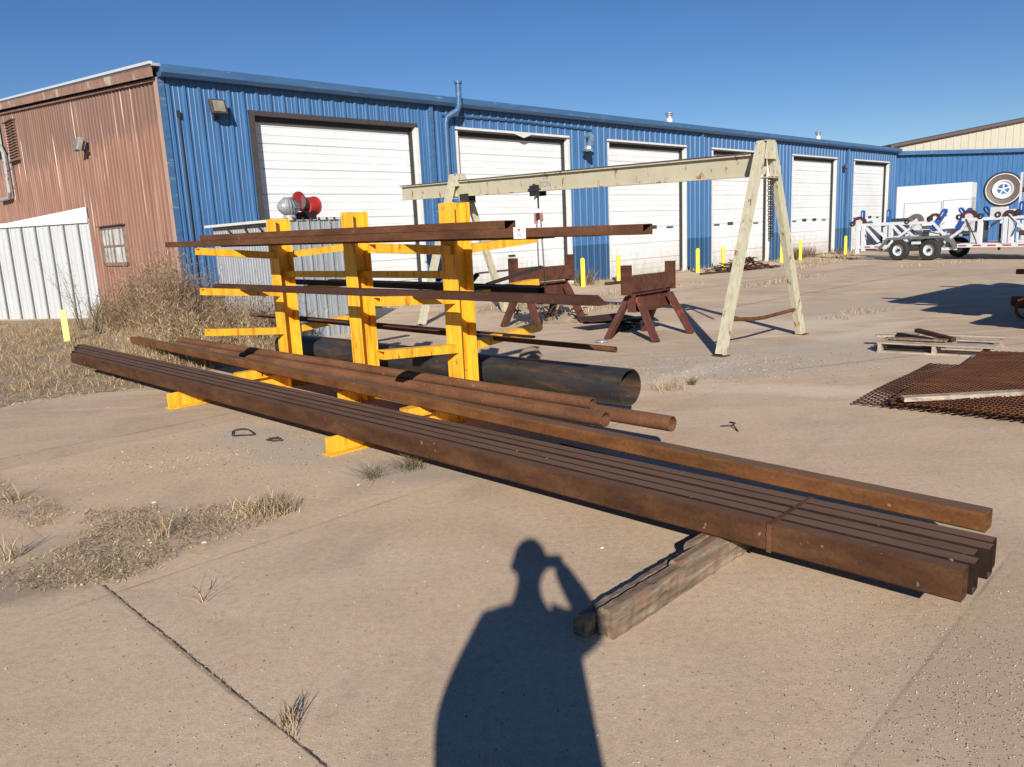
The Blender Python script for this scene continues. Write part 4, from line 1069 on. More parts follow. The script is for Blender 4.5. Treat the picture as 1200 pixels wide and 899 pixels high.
# ------------------------------------------------------------------ reel trailer
TD = Vector((.5677,-.8232,0)); TZ = math.atan2(TD.y, TD.x); T0 = Vector((14.86,28.3,0))
TR = empty('reel_trailer', 'white skeletal reel trailer with tandem wheels, blue arms and red-white tape', 'trailer', T0, TZ)
Wd = 1.9
def tb(name, segs, w_, mat, h_=None, par=None):
    for a, b2 in segs:
        q = MB(); q.bar(a, b2, w_, h_ or w_); o = q.build(name, mat, par or TR)
    return o
for y in (0.0, Wd):
    tb('main_rail', [((-2.45,y,.50),(-1.05,y,.50)),((1.45,y,.50),(5.5,y,.50))], .09, M['white_clean'], .13)
    tb('top_rail', [((-2.15,y,1.33),(.55,y,1.33)),((1.55,y,1.38),(5.5,y,1.40))], .09, M['white_clean'], .10)
    tb('upright', [((-2.25,y,.25),(-2.25,y,1.40)),((-2.02,y,.35),(-2.02,y,1.30)),((2.15,y,.55),(2.15,y,1.34)),((2.95,y,.55),(2.95,y,1.40)),((3.12,y,.55),(3.12,y,1.40))], .13, M['white_clean'])
    tb('diagonal', [((-2.0,y,1.28),(-1.35,y,.60)),((-1.75,y,1.33),(-1.02,y,.72)),((-.70,y,.82),(.0,y,1.30)),((1.0,y,.62),(2.0,y,1.36)),((.55,y,1.33),(1.0,y,.85)),((3.15,y,1.35),(3.9,y,.60))], .08, M['white_clean'])
    q = MB(); q.prism([(-1.42,y-.12,.36),(-1.05,y-.12,.82),(1.15,y-.12,.86),(1.45,y-.12,.42),(1.38,y-.12,.40),(1.10,y-.12,.78),(-1.00,y-.12,.74),(-1.33,y-.12,.36)],(0,.26,0)); q.build('fender', M['grey_fender'], TR)
    tb('axle_frame', [((-1.45,y+.02,.36),(-1.1,y+.02,.74)),((1.02,y+.02,.40),(1.42,y+.02,.40)),((-.15,y,.62),(.15,y,.62))], .09, M['white_clean'])
    for x in (-.56,.56):
        ww = MB(); yy = y-.10 if y == 0 else y+.10
        ww.lathe((x,yy,.37),[(.20,-.10),(.33,-.105),(.365,-.07),(.37,0),(.365,.07),(.33,.105),(.20,.10)],30,axis=(0,1,0),close=True)
        tw = ww.build('wheel', M['rubber'], TR, True)
        rm = MB(); rm.lathe((x,yy,.37),[(.0,-.03),(.09,-.035),(.12,-.03),(.16,-.02),(.20,-.075),(.215,-.085),(.215,.06),(0,.06)],28,axis=(0,1,0)); rm.build('rim', M['white_clean'], tw, True)
        hb = MB(); hb.cyl((x,yy-.09,.37),(x,yy-.02,.37),.055,n=14); 
        for k in range(6): 
            a_ = k*math.pi/3; hb.cyl((x+.09*math.cos(a_),yy-.05,.37+.09*math.sin(a_)),(x+.09*math.cos(a_),yy-.03,.37+.09*math.sin(a_)),.012,n=6)
        hb.build('hub', M['dark'], tw)
tb('cross_member', [((-2.25,0,.50),(-2.25,Wd,.50)),((-2.15,0,1.33),(-2.15,Wd,1.33)),((.3,0,1.33),(.3,Wd,1.33)),((1.6,0,1.38),(1.6,Wd,1.38)),((-.56,0,.37),(-.56,Wd,.37)),((.56,0,.37),(.56,Wd,.37)),((3.0,0,.5),(3.0,Wd,.5)),((2.15,0,.5),(2.15,Wd,.5))], .09, M['white_clean'])
q = MB(); q.box(-.7,.85,.1,1.8,.80,.84); q.box(1.5,5.4,.05,1.85,.56,.575); q.build('deck', M['white_dusty'], TR)
q = MB(); x = 1.5
while x < 5.3: q.box(x,x+.26,-.052,-.046,.475,.52); x += .47
for x in (-1.95,-1.55): q.box(x,x+.24,-.052,-.046,.475,.52)
q.build('reflector_tape', M['tape_red'], TR)
def paddle(x, y, z, ang, L=.58, w_=.15):
    q = MB(); q.T = Matrix.Translation((x,y,z)) @ Matrix.Rotation(ang,4,'Y')
    n = 10; pts_ = [(-w_/2,-.04,0),(w_/2,-.04,0),(w_/2,-.04,L-w_/2)] + [(w_/2*math.cos(a_),-.04,L-w_/2+w_/2*math.sin(a_)) for a_ in [math.pi*k/n for k in range(1,n)]] + [(-w_/2,-.04,L-w_/2)]
    q.prism(pts_,(0,.08,0)); o = q.build('blue_arm', M['blue_deep'], TR)
    q = MB(); q.T = Matrix.Translation((x,y,z)) @ Matrix.Rotation(ang,4,'Y'); q.box(-.012,.012,-.046,-.041,L*.45,L*.85); q.build('slot', M['white_clean'], o)
for y in (.05, Wd-.05):
    paddle(-2.12,y,1.38,R(0),.50)
    paddle(.52,y,1.05,R(32),.85,.19); 
    paddle(1.68,y,1.45,R(-38),.42,.16)
    paddle(3.35,y,1.30,R(2),.60,.17)
def halfdisc(x, y, z, r, mat, rb, nm):
    q = MB(); pts_ = [(x+r*math.cos(a_), y-.05, z+r*math.sin(a_)) for a_ in [math.pi*k/14 for k in range(15)]] + [(x+rb*math.cos(a_), y-.05, z+rb*math.sin(a_)) for a_ in [math.pi*(14-k)/14 for k in range(15)]]
    n = len(pts_)//2
    for k in range(n-1): q.prism([pts_[k],pts_[k+1],pts_[2*n-2-k],pts_[2*n-1-k]],(0,.12,0))
    q.build(nm, mat, TR)
halfdisc(-2.22,0,1.38,.27,M['maroon'],.17,'cover'); halfdisc(-.05,0,1.38,.27,M['brown_disc'],.11,'cover'); halfdisc(1.78,0,1.43,.27,M['maroon'],.16,'cover'); halfdisc(.62,0,1.42,.22,M['maroon'],.14,'cover'); halfdisc(3.05,0,1.42,.22,M['maroon'],.10,'cover')
for (a,b2,z0_,z1_) in ((-2.35,-2.08,1.10,1.52),(1.65,1.95,1.0,1.58),(2.45,2.95,1.43,1.75),(3.0,3.2,1.4,1.66),(-.25,.12,1.12,1.42)):
    q = MB(); q.box(a,b2,-.04,.10,z0_,z1_); q.build('bearing_box', M['white_dusty'], TR)
for (x,z) in ((-2.5,1.38),(1.45,1.47),(-.35,1.40),(2.15,1.47),(.45,1.45),(2.7,1.50),(3.3,1.55)):
    q = MB(); q.lathe((x,-.02,z),[(.05,-.05),(.10,-.04),(.10,.04),(.05,.05)],14,axis=(0,1,0),close=True); q.build('handwheel', M['dark'], TR)
for (x,z,w_,h_) in ((-.2,.95,.28,.2),(.35,.93,.32,.16),(.85,.98,.25,.2),(1.75,.78,.35,.4),(-1.0,.87,.25,.10),(.1,1.15,.5,.12)):
    q = MB(); q.box(x-w_/2,x+w_/2,.5,1.1,z-h_/2,z+h_/2); q.build('gear_housing', M['white_dusty'], TR)
for bb in ((1.35,1.62,1.2,1.8,.60,1.30),(2.4,2.46,.8,.86,.3,1.2)):
    q = MB(); q.box(*bb); q.build('dark_fitting', M['dark'], TR)
for pts_ in ([(-2.2,.1,1.3),(-1.9,-.06,.9),(-1.5,-.07,.62),(-1.1,-.06,.75)], [(-.2,.0,1.1),(.1,-.07,.95),(.5,-.08,1.0),(.9,-.05,.9)], [(1.7,-.06,1.4),(1.9,-.09,1.05),(2.05,-.08,.7),(2.1,-.05,.55)], [(3.0,-.06,1.5),(3.3,-.09,1.2),(3.2,-.1,.8)]):
    q = MB(); q.poly(pts_, .018, 6); q.build('hose', M['dark'], TR, True)
q = MB(); q.box(5.3,5.42,-.06,-.045,.44,.56); q.build('side_lamp', M['tape_red'], TR)
# small machine with cage on the trailer front: stands behind
CG = empty('caged_machine', 'white machine with wire mesh cage on the trailer deck', 'machine', tuple(T0+TD*3.05+Vector((.823,.568,0))*.55+Vector((0,0,.577))), TZ)
q = MB()
for x in (0.0,.62,1.5):
    for y in (0,.95): q.box(x,x+.05,y,y+.05,0,2.25)
for z in (0,.8,2.2):
    for y in (0,.95): q.box(.051,1.499,y+.002,y+.048,z,z+.05)
    q.box(.002,.048,.051,.949,z,z+.05); q.box(1.502,1.548,.051,.949,z,z+.05)
q.build('cage_frame', M['white_clean'], CG)
q = MB()
for k in range(30):
    x = .06+k*.0485
    if abs(x-.64) < .05: continue
    q.box(x,x+.008,.020,.026,.86,2.19)
for k in range(26): z = .88+k*.051; q.box(.05,.61,.012,.018,z,z+.007); q.box(.68,1.49,.012,.018,z,z+.007)
q.build('wire_mesh', M['white_dusty'], CG)
q = MB(); q.box(.12,.55,.2,.8,.86,1.9); q.box(.75,1.4,.2,.85,.86,1.7); q.box(.1,1.45,.1,.9,.051,.78); q.build('machine_body', M['white_dusty'], CG)
# generator on its own trailer behind
GP = Vector((19.2,39.2,0)); gdv = Vector((20.05,33.3,0))-Vector((19.15,38.0,0)); 
GA = Vector((18.14,36.5,0)); GB_ = Vector((20.41,34.5,0)); gz = math.atan2((GB_-GA).y,(GB_-GA).x); gl = (GB_-GA).length
GN = empty('generator', 'big white boxy generator enclosure on a dark trailer frame', 'generator', GA, gz)
q = MB(); q.box(0,gl,0,1.15,.92,2.92); q.build('enclosure', M['white_clean'], GN, bevel=.03)
q = MB()
for (a,b2,z0_,z1_) in ((.35,1.9,1.05,2.15),(1.95,3.4,1.05,2.2)):
    q.box(a,b2,-.012,-.001,z1_-.015,z1_); q.box(a,a+.02,-.012,-.001,z0_,z1_-.016); q.box(b2-.02,b2,-.012,-.001,z0_,z1_-.016)
for x in (.55,1.7,2.1,3.3): q.box(x,x+.06,-.03,-.013,1.5,1.56)
q.build('access_door', m_plain('seam_grey',(.16,.17,.18),.5), GN)
q = MB(); 
for k in range(14): q.box(gl+.001,gl+.02,.25,.9,1.2+k*.08,1.24+k*.08)
q.build('louvre', m_plain('louvre_grey',(.35,.36,.36),.5), GN)
q = MB(); q.box(-.2,gl+.2,.0,1.15,.72,.90); q.box(.3,.5,.1,1.0,.1,.72); q.box(gl-.9,gl-.6,.1,1.0,.1,.72); q.build('skid', M['dark'], GN)
for x in (.9,1.75):
    q = MB(); q.lathe((x,-.05,.36),[(.16,-.12),(.34,-.12),(.36,0),(.34,.12),(.16,.12)],24,axis=(0,1,0),close=True); q.build('wheel', M['rubber'], GN, True)
# dark tank/box behind trailer tail
q = MB(); q.box(-.7,.7,-.4,.4,0,1.5); q.box(-.4,.1,-.42,-.4,.4,1.2)
tag(put(q.build('equipment_cabinet', m_plain('cabinet_dark_blue',(.02,.035,.06),.5), None, bevel=.03), bw(32.2,-2.6), BR), 'dark blue cabinet standing before the sixth door behind the trailer tail', 'cabinet')
# big cable reel on the annexe side
RL = empty('cable_wheel', 'large upright wheel with brown rim and white hub behind the trailer', 'wheel', (22.75,36.0,2.58), 0)
ax = (-.53,-.84,.02)
q = MB(); q.lathe((0,0,0),[(.56,-.10),(.74,-.12),(.78,0),(.74,.12),(.56,.10)],40,axis=ax,close=True); q.build('tyre', M['rubber'], RL, True)
q = MB(); q.lathe((0,0,0),[(.42,.02),(.70,.125),(.72,.13),(.70,.14),(.42,.06)],40,axis=ax,close=True); q.build('sidewall', m_plain('brown_sidewall',(.11,.085,.07),.6,.15), RL, True)
q = MB(); q.lathe((0,0,0),[(.66,.14),(.69,.14),(.69,.155),(.66,.155)],40,axis=ax,close=True); q.build('white_ring', M['white_clean'], RL, True)
q = MB(); q.lathe((0,0,0),[(.24,.03),(.30,.04),(.36,.12),(.42,.14),(.42,0),(.24,-.02)],32,axis=ax,close=True); q.build('rim', M['white_clean'], RL, True)
q = MB()
for k in range(5):
    a_ = 2*math.pi*k/5+.4; q.bar((0,0,0),(.27*math.cos(a_)*.84,-.27*math.cos(a_)*.53,.27*math.sin(a_)),.09,.05)
q.build('spokes', M['white_clean'], RL)
q = MB(); q.box(-.05,.05,-.05,.05,-2.58,-.2); q.box(-.4,.4,-.3,.3,-2.58,-2.5); q.build('stand', M['white_clean'], RL)

# ------------------------------------------------------------------ vegetation
def inpoly(x, y, P):
    c = False; n = len(P); j = n-1
    for i in range(n):
        if (P[i][1] > y) != (P[j][1] > y) and x < (P[j][0]-P[i][0])*(y-P[i][1])/(P[j][1]-P[i][1])+P[i][0]: c = not c
        j = i
    return c
def blade(mb, x, y, h, w_, lean, z=0.0, a=None, seg=2):
    a = random.uniform(0,2*math.pi) if a is None else a
    b_ = random.uniform(0,2*math.pi); dx, dy = math.cos(a)*w_/2, math.sin(a)*w_/2
    lx, ly = math.cos(b_)*lean, math.sin(b_)*lean
    vs = [(x-dx,y-dy,z),(x+dx,y+dy,z)]
    for k in range(1,seg):
        t_ = k/seg; vs += [(x-dx*.8+lx*t_**1.7,y-dy*.8+ly*t_**1.7,z+h*t_*(1.12-.12*t_)),(x+dx*.8+lx*t_**1.7,y+dy*.8+ly*t_**1.7,z+h*t_*(1.12-.12*t_))]
    vs += [(x+lx,y+ly,z+h)]
    fs = [(2*k,2*k+1,2*k+3,2*k+2) for k in range(seg-1)] + [(2*(seg-1),2*(seg-1)+1,2*seg)]
    mb.add(vs, fs)
def scatter(mb, P, n, hf, w_, leanf, clump=.0, z=0.0, mask=None):
    xs = [p[0] for p in P]; ys = [p[1] for p in P]; k = 0; cs = []
    while k < n:
        x = random.uniform(min(xs),max(xs)); y = random.uniform(min(ys),max(ys))
        if not inpoly(x,y,P): continue
        if mask is not None and mnoise.noise(Vector((x*3.6,y*3.6,1.0))) < mask+random.uniform(-.18,.18): continue
        m_ = random.randint(4,11) if clump else 1
        for _ in range(m_):
            X = x+random.gauss(0,clump); Y = y+random.gauss(0,clump); h = hf(X,Y); blade(mb, X, Y, h, w_*random.uniform(.6,1.4), leanf*h*random.uniform(.2,1.6), z); k += 1
# short dry grass mat
mb = MB()
GP1 = [(-12,9.5),(-8.5,6.9),(-6.1,7.9),(-5.5,8.7),(-5.0,8.95),(-4.45,9.2),(-4.3,10.0),(-5.6,12.6),(-9.5,15.5),(-13,13)]
GP1 = [(-9.5,8.0),(-7.0,7.4),(-6.0,8.0),(-5.45,8.75),(-4.95,9.0),(-4.4,9.25),(-4.3,10.0),(-4.1,11.3),(-6.0,14.5),(-10.5,18.6),(-14,19.6),(-14,12)]
scatter(mb, GP1, 30000, lambda x,y: random.uniform(.03,.11)+.13*max(0,mnoise.noise(Vector((x*1.3,y*1.3,0)))+.15), .0055, 1.1, .05)
tag(mb.build('dry_grass', M['straw']), 'mat of short dry straw-coloured grass at the edge of the slab', 'dry grass', None, 'stuff')
# flattened litter straw at its margin
mb = MB()
for _ in range(2600):
    x = random.uniform(-7,-3.6); y = random.uniform(7.4,10.2)
    if inpoly(x,y,[(-7.2,7.0),(-6.1,7.5),(-5.2,8.55),(-4.3,8.9),(-3.8,9.6),(-4.3,10.2),(-7.2,9.6)]):
        blade(mb, x, y, random.uniform(.008,.05), .006, random.uniform(.04,.14), .01)
tag(mb.build('straw_litter', M['straw2']), 'thin scatter of straw on the slab edge beside the long tubes', 'straw', None, 'stuff')
# tall weeds
def weed(mb, x, y, h, n=16, spread=.5, thick=.006):
    """branching dry stalks with seed twigs"""
    for _ in range(n):
        a = random.uniform(0,2*math.pi); sp = random.uniform(.05,spread)*h; hh = h*random.uniform(.55,1.08)
        dx, dy = math.cos(a)*sp, math.sin(a)*sp; bx_, by_ = x+random.gauss(0,.06), y+random.gauss(0,.06)
        prev = Vector((bx_,by_,0)); s = 4
        for k in range(1,s+1):
            t_ = k/s; p = Vector((bx_+dx*t_**1.4+random.gauss(0,.012), by_+dy*t_**1.4+random.gauss(0,.012), hh*t_))
            w1 = thick*(1.15-t_*.8); w0 = thick*(1.15-(t_-1/s)*.8); g_ = random.uniform(0,3.1); ox, oy = math.cos(g_), math.sin(g_)
            mb.add([(prev.x-ox*w0/2,prev.y-oy*w0/2,prev.z),(prev.x+ox*w0/2,prev.y+oy*w0/2,prev.z),(p.x+ox*w1/2,p.y+oy*w1/2,p.z),(p.x-ox*w1/2,p.y-oy*w1/2,p.z)],[(0,1,2,3)])
            if k >= 1:
                for _q in range(7):
                    c = prev.lerp(p, random.random()); b_ = random.uniform(0,2*math.pi); L = random.uniform(.05,.17)*min(1,h); e = c+Vector((math.cos(b_)*L*.7,math.sin(b_)*L*.7,L*random.uniform(.1,.9)))
                    w2 = random.uniform(.0015,.0062); 
                    mb.add([(c.x,c.y,c.z-.001),(c.x*.4+e.x*.6-w2,c.y*.4+e.y*.6,c.z*.4+e.z*.6),tuple(e),(c.x*.4+e.x*.6+w2,c.y*.4+e.y*.6,c.z*.4+e.z*.6)],[(0,1,2,3)])
            prev = p
mb = MB()
TP = [(-9.6,17.6),(-7.3,15.2),(-6.0,12.9),(-5.1,11.5),(-3.7,11.2),(-3.4,12.3),(-5.0,13.6),(-5.4,14.6),(-6.8,15.6),(-9.0,18.2)]
k = 0
while k < 230:
    x = random.uniform(-9.6,-3.3); y = random.uniform(10.8,18.2)
    if not inpoly(x,y,TP): continue
    ed = min(1.0, max(.45, (x+9.6)/2.0)); hh = random.uniform(.85,1.6)*ed
    if y < 12.2: hh *= .75
    if x > -5.5 and y < 14: hh *= .62
    weed(mb, x, y, hh*random.choice((.75,1,1.12)), 11, .24, .0055); k += 1
tag(mb.build('tall_weeds', M['weed']), 'dense thicket of tall dry brown weeds against the building corner', 'weeds', None, 'stuff')
mb = MB(); TP2 = [(-6.2,12.2),(-4.9,10.4),(-3.2,10.2),(-2.7,11.4),(-3.3,12.5),(-5.6,13.6)]
for _ in range(46):
    x = random.uniform(-5.6,-2.9); y = random.uniform(10.3,12.6)
    if inpoly(x,y,TP2): weed(mb, x, y, random.uniform(.3,.8), 9, .28, .0045)
scatter(mb, TP, 5200, lambda x,y: random.uniform(.12,.6), .0045, .45, .07)
scatter(mb, TP2, 4200, lambda x,y: random.uniform(.12,.45), .0045, .5, .06)
tag(mb.build('tall_grass', M['straw']), 'waist-high dry grass growing among the weeds behind the rack', 'tall grass', None, 'stuff')
# individual leaning saplings in front of the white lean-to
for (x,y,h,lb) in ((-9.15,16.6,1.5,'spindly bare weed in front of the white lean-to, tallest of its three'),(-8.4,15.7,1.25,'spindly bare weed beside the marker post'),(-7.6,15.9,1.65,'spindly bare weed in front of the small window')):
    mb = MB(); weed(mb, 0, 0, h, 9, .45, .014); o = mb.build('bare_weed', M['weed_dark']); put(o, (x,y,0)); tag(o, lb, 'weed', 'bare weeds by the lean-to')
# dead grass in the slab joint
mb = MB(); 
CP = [(-4.2,5.8),(-3.6,5.28),(-3.0,4.9),(-2.5,4.64),(-1.9,4.56),(-1.42,4.60),(-1.45,4.40),(-1.75,4.02),(-1.96,3.62),(-2.2,3.60),(-2.9,4.0),(-3.6,4.9)]
CPa = [(-3.9,5.55),(-3.45,5.15),(-3.1,4.85),(-2.75,4.62),(-2.9,4.4),(-3.7,5.0)]
CPb = [(-2.75,4.68),(-1.42,4.62),(-1.40,4.42),(-1.75,4.02),(-1.98,3.58),(-2.4,3.50),(-2.9,3.7),(-2.5,4.1)]
scatter(mb, CPa, 1000, lambda x,y: random.uniform(.006,.035), .0022, 2.2, .04, .006, -.05)
scatter(mb, CPb, 3400, lambda x,y: random.uniform(.006,.034), .0021, 2.4, .045, .006, -.02)
scatter(mb, [(-2.1,3.4),(-1.93,3.7),(-2.3,3.9),(-2.9,3.9),(-3.4,3.7),(-3.0,3.2)], 800, lambda x,y: random.uniform(.006,.03), .0022, 2.4, .04, .006, .0)
scatter(mb, [(-1.75,4.62),(-1.40,4.66),(-1.36,4.46),(-1.6,4.35)], 700, lambda x,y: random.uniform(.03,.09), .003, .9, .03, .006)
tag(mb.build('joint_grass', M['straw2']), 'strip of dead flattened grass and debris in the slab joint', 'dead grass', None, 'stuff')
mb = MB()
for _ in range(5600):
    P_l, zz_ = random.choice(((CPa,.012),(CPb,.016),(CPb,.016),(CPb,.016)))
    xs = [p[0] for p in P_l]; ys = [p[1] for p in P_l]; x = random.uniform(min(xs),max(xs)); y = random.uniform(min(ys),max(ys))
    if not inpoly(x,y,P_l) or mnoise.noise(Vector((x*4.5,y*4.5,3.0))) < random.uniform(-.35,.15): continue
    a_ = random.uniform(0,6.3); L_ = random.uniform(.008,.04); w_ = random.uniform(.0007,.0022); z_ = random.uniform(.003,zz_+.012)
    dx, dy = math.cos(a_)*L_, math.sin(a_)*L_; ox, oy = -math.sin(a_)*w_, math.cos(a_)*w_; dz = random.uniform(-.008,.012)
    mb.add([(x-dx-ox,y-dy-oy,max(.002,z_-dz)),(x-dx+ox,y-dy+oy,max(.002,z_-dz)),(x+ox,y+oy,z_+.004),(x-ox,y-oy,z_+.004)],[(0,1,2,3)]); mb.add([(x-ox,y-oy,z_+.004),(x+ox,y+oy,z_+.004),(x+dx,y+dy,max(.002,z_+dz))],[(0,1,2)])
for _ in range(1500):
    x = random.uniform(-3.8,-1.35); y = random.uniform(3.4,5.5)
    if inpoly(x,y,CPa) or inpoly(x,y,CPb): rock_ = random.uniform(.003,.010); mb.add([(x-rock_,y,.004),(x,y-rock_*.8,.004),(x+rock_,y,.004),(x,y+rock_,.004),(x,y,.004+rock_)],[(0,1,4),(1,2,4),(2,3,4),(3,0,4)])
tag(mb.build('plant_litter', M['litter']), 'dark broken stems and dirt clods among the dead grass in the joint', 'plant litter', None, 'stuff')
def tuft(x, y, n, h, lb, mat='straw', lean=.6, w_=.004, sp=.02):
    mb = MB()
    for _ in range(n): blade(mb, random.gauss(0,sp), random.gauss(0,sp), h*random.uniform(.4,1.1), w_, h*lean*random.uniform(.2,1.3), 0, seg=3)
    o = mb.build('grass_tuft', M[mat]); put(o,(x,y,0)); tag(o, lb, 'grass tuft', 'dry grass tufts')
tuft(-.82,2.36,34,.10,'dry tuft growing from the slab crack near its lower end','straw2',.5)
tuft(-.78,2.30,14,.13,'thin upright seed stalks beside the tuft in the slab crack','straw2',.35,.0022,.012)
tuft(-1.47,3.33,9,.15,'lone bent straw stalks beside the slab crack','straw',.9,.004,.01)
tuft(-2.02,4.15,16,.17,'pale stiff stalks rising from the middle of the joint grass','straw',.35,.004,.02)
tuft(-2.75,3.95,20,.13,'fan of pale stalks in the joint grass near the picture edge','straw',.6,.005,.03)
tuft(-3.35,4.95,20,.14,'leaning tuft at the upper corner of the joint grass','straw2',.8,.004,.03)
tuft(-1.55,4.55,22,.16,'tuft with long stalks at the end of the joint grass','straw',.5,.0035,.04)
tuft(-.74,5.27,120,.16,'grey-green scrubby tuft against the side of the low stack','weed_dark',1.2,.003,.05)
tuft(-1.0,5.10,90,.10,'sprawling dark stems spreading from the tuft by the low stack','weed_dark',2.6,.003,.04)
tuft(1.55,7.55,70,.13,'dry tuft at the open end of the large pipe','straw2',.7,.004,.09)
tuft(1.85,7.75,70,.09,'low dry tuft on the sand beyond the large pipe','weed_dark',.9,.005,.02)
for i,(x,y) in enumerate(((6.3,13.3),(5.9,13.1),(5.4,12.6))):
    tuft(x,y,60,.09,('small dry tuft at the tip of the long shadows','flat dry tuft between the gantry leg and the long shadows','thin dry tuft beyond the gantry leg')[i],'straw2',1.0,.006,.16)
for x,y,n,h,lb in ((11.7,-.7,120,.55,'bushy dry weed at the foot of the pier after the second door'),(25.9,-.5,240,.55,'large dry weed bush along the foot of the fifth door'),(27.3,-.4,200,.55,'second dry weed bush along the foot of the fifth door'),(29.9,-.6,90,.35,'dry weed beside the bollard at the trailer tail'),(13.4,-1.6,60,.2,'low dry weed by the bollard at the third door')):
    mb = MB()
    for _ in range(n): blade(mb, random.gauss(0,.32), random.gauss(0,.14), h*random.uniform(.3,1.1), .016, h*random.uniform(.2,.8), 0, seg=3)
    o = mb.build('weed_bush', M['weed']); put(o, bw(x,y), BR); tag(o, lb, 'weed bush', 'weed bushes along the building foot')
# thin growth lines across the far yard
mb = MB()
for (a, b2, n) in (((3.3,16.8),(1.0,15.4),300),((8.9,22.5),(6.2,19.6),260),((14.0,31.5),(10.0,26.5),420),((15.5,34.8),(11.0,29.0),420),((5.0,21.5),(2.2,19.3),250),((-1.3,16.2),(1.4,18.6),420),((12.5,24.5),(16,26.2),160)):
    for _ in range(n):
        u = random.random(); blade(mb, a[0]+(b2[0]-a[0])*u+random.gauss(0,.18), a[1]+(b2[1]-a[1])*u+random.gauss(0,.18), random.uniform(.03,.14), .012, random.uniform(.02,.12))
for _ in range(1500):
    u = random.random(); p = bw(2+u*30, -.25-abs(random.gauss(0,.35))); blade(mb, p.x, p.y, random.uniform(.03,.2), .012, random.uniform(.02,.12))
tag(mb.build('sparse_weeds', M['straw2']), 'sparse dry weeds in the joints and along the foot of the building', 'weeds', None, 'stuff')

q = MB(); q.poly([(0,0,.006),(.05,.10,.03),(.13,.16,.02),(.16,.25,.006)], .006, 5); q.poly([(.05,.10,.028),(.0,.19,.012)], .004, 5)
tag(put(q.build('twig', M['wire']), (1.75,5.85,0), .5), 'bent dark twig lying on the bare concrete beyond the long beam', 'twig')
# pale sand drifts and grit
0 and blob('sand_drift', [(1.35,8.3),(1.9,8.1),(3.0,8.9),(3.6,9.6),(2.6,9.3),(1.9,8.6)], M['sand'], .010, .10)
0 and blob('gravel_patch', [(-2.75,7.4),(-2.2,6.75),(-1.6,6.2),(-1.1,5.6),(-.6,5.0),(-.95,5.05),(-1.7,5.7),(-2.4,6.5),(-3.0,7.1)], M['gravelly'], .010, .10)
0 and blob('soil', [(-1.9,16.6),(-.5,17.2),(1.6,18.9),(2.6,20.6),(1.2,20.6),(-.9,18.7)], M['soil'], .006, .25)
mb = MB()
def rock(mb, x, y, r):
    vs = []; 
    for (a,b2,c) in ((1,0,0),(-1,0,0),(0,1,0),(0,-1,0),(0,0,1),(0,0,-.3)):
        k = r*random.uniform(.6,1.3); vs.append((x+a*k, y+b2*k, max(0,c*k*.8)+.002))
    mb.add(vs, [(0,2,4),(2,1,4),(1,3,4),(3,0,4),(2,0,5),(1,2,5),(3,1,5),(0,3,5)])
for _ in range(4200):
    y = 1.9+12*random.random()**1.8; x = random.uniform(-.75,.75)*y
    rock(mb, x, y, random.uniform(.001,.0035)*(1+y*.10))
for _ in range(2600):   # grit at the bottom corner
    x = random.gauss(1.6,.35); y = random.gauss(2.3,.35); rock(mb, x, y, random.uniform(.001,.0035))
for _ in range(900):
    rock(mb, random.gauss(-1.8,.7), random.gauss(6.1,.6), random.uniform(.002,.007))
for _ in range(420):
    k_ = random.random()*(len(CK)-1); a_ = CK[int(k_)]; rock(mb, a_[0]+random.gauss(.003,.006), a_[1]+random.gauss(.003,.006), random.uniform(.001,.0035))
for _ in range(260):
    rock(mb, random.gauss(-2.75,.35), random.gauss(5.75,.22), random.uniform(.002,.009))
for _ in range(1200):
    rock(mb, random.gauss(2.5,.9), random.gauss(8.7,.5), random.uniform(.003,.01))
tag(mb.build('gravel', M['stone']), 'scattered grit and small stones on the concrete', 'gravel', None, 'stuff')
M['white_stone'] = m_plain('white_stone', (.62,.58,.52), .8, .1)
for (x,y,r,lb) in ((-1.06,4.95,0.011,'small white stone near the scrubby tuft'),(-1.75,4.05,0.015,'pale flat stone at the edge of the joint grass'),(-2.35,4.78,0.014,'white stone above the joint grass'),(.42,3.72,0.010,'white stone between the shadow and the timber'),(-2.75,5.62,0.011,'white stone on the slab above the joint grass'),(-1.45,5.75,0.010,'white pebble near the yellow foot')):
    q = MB(); rock(q, 0, 0, r); rock(q, r*.4, r*.3, r*.8); tag(put(q.build('stone', M['white_stone']), (x,y,0)), lb, 'stone', 'loose stones on the slab')

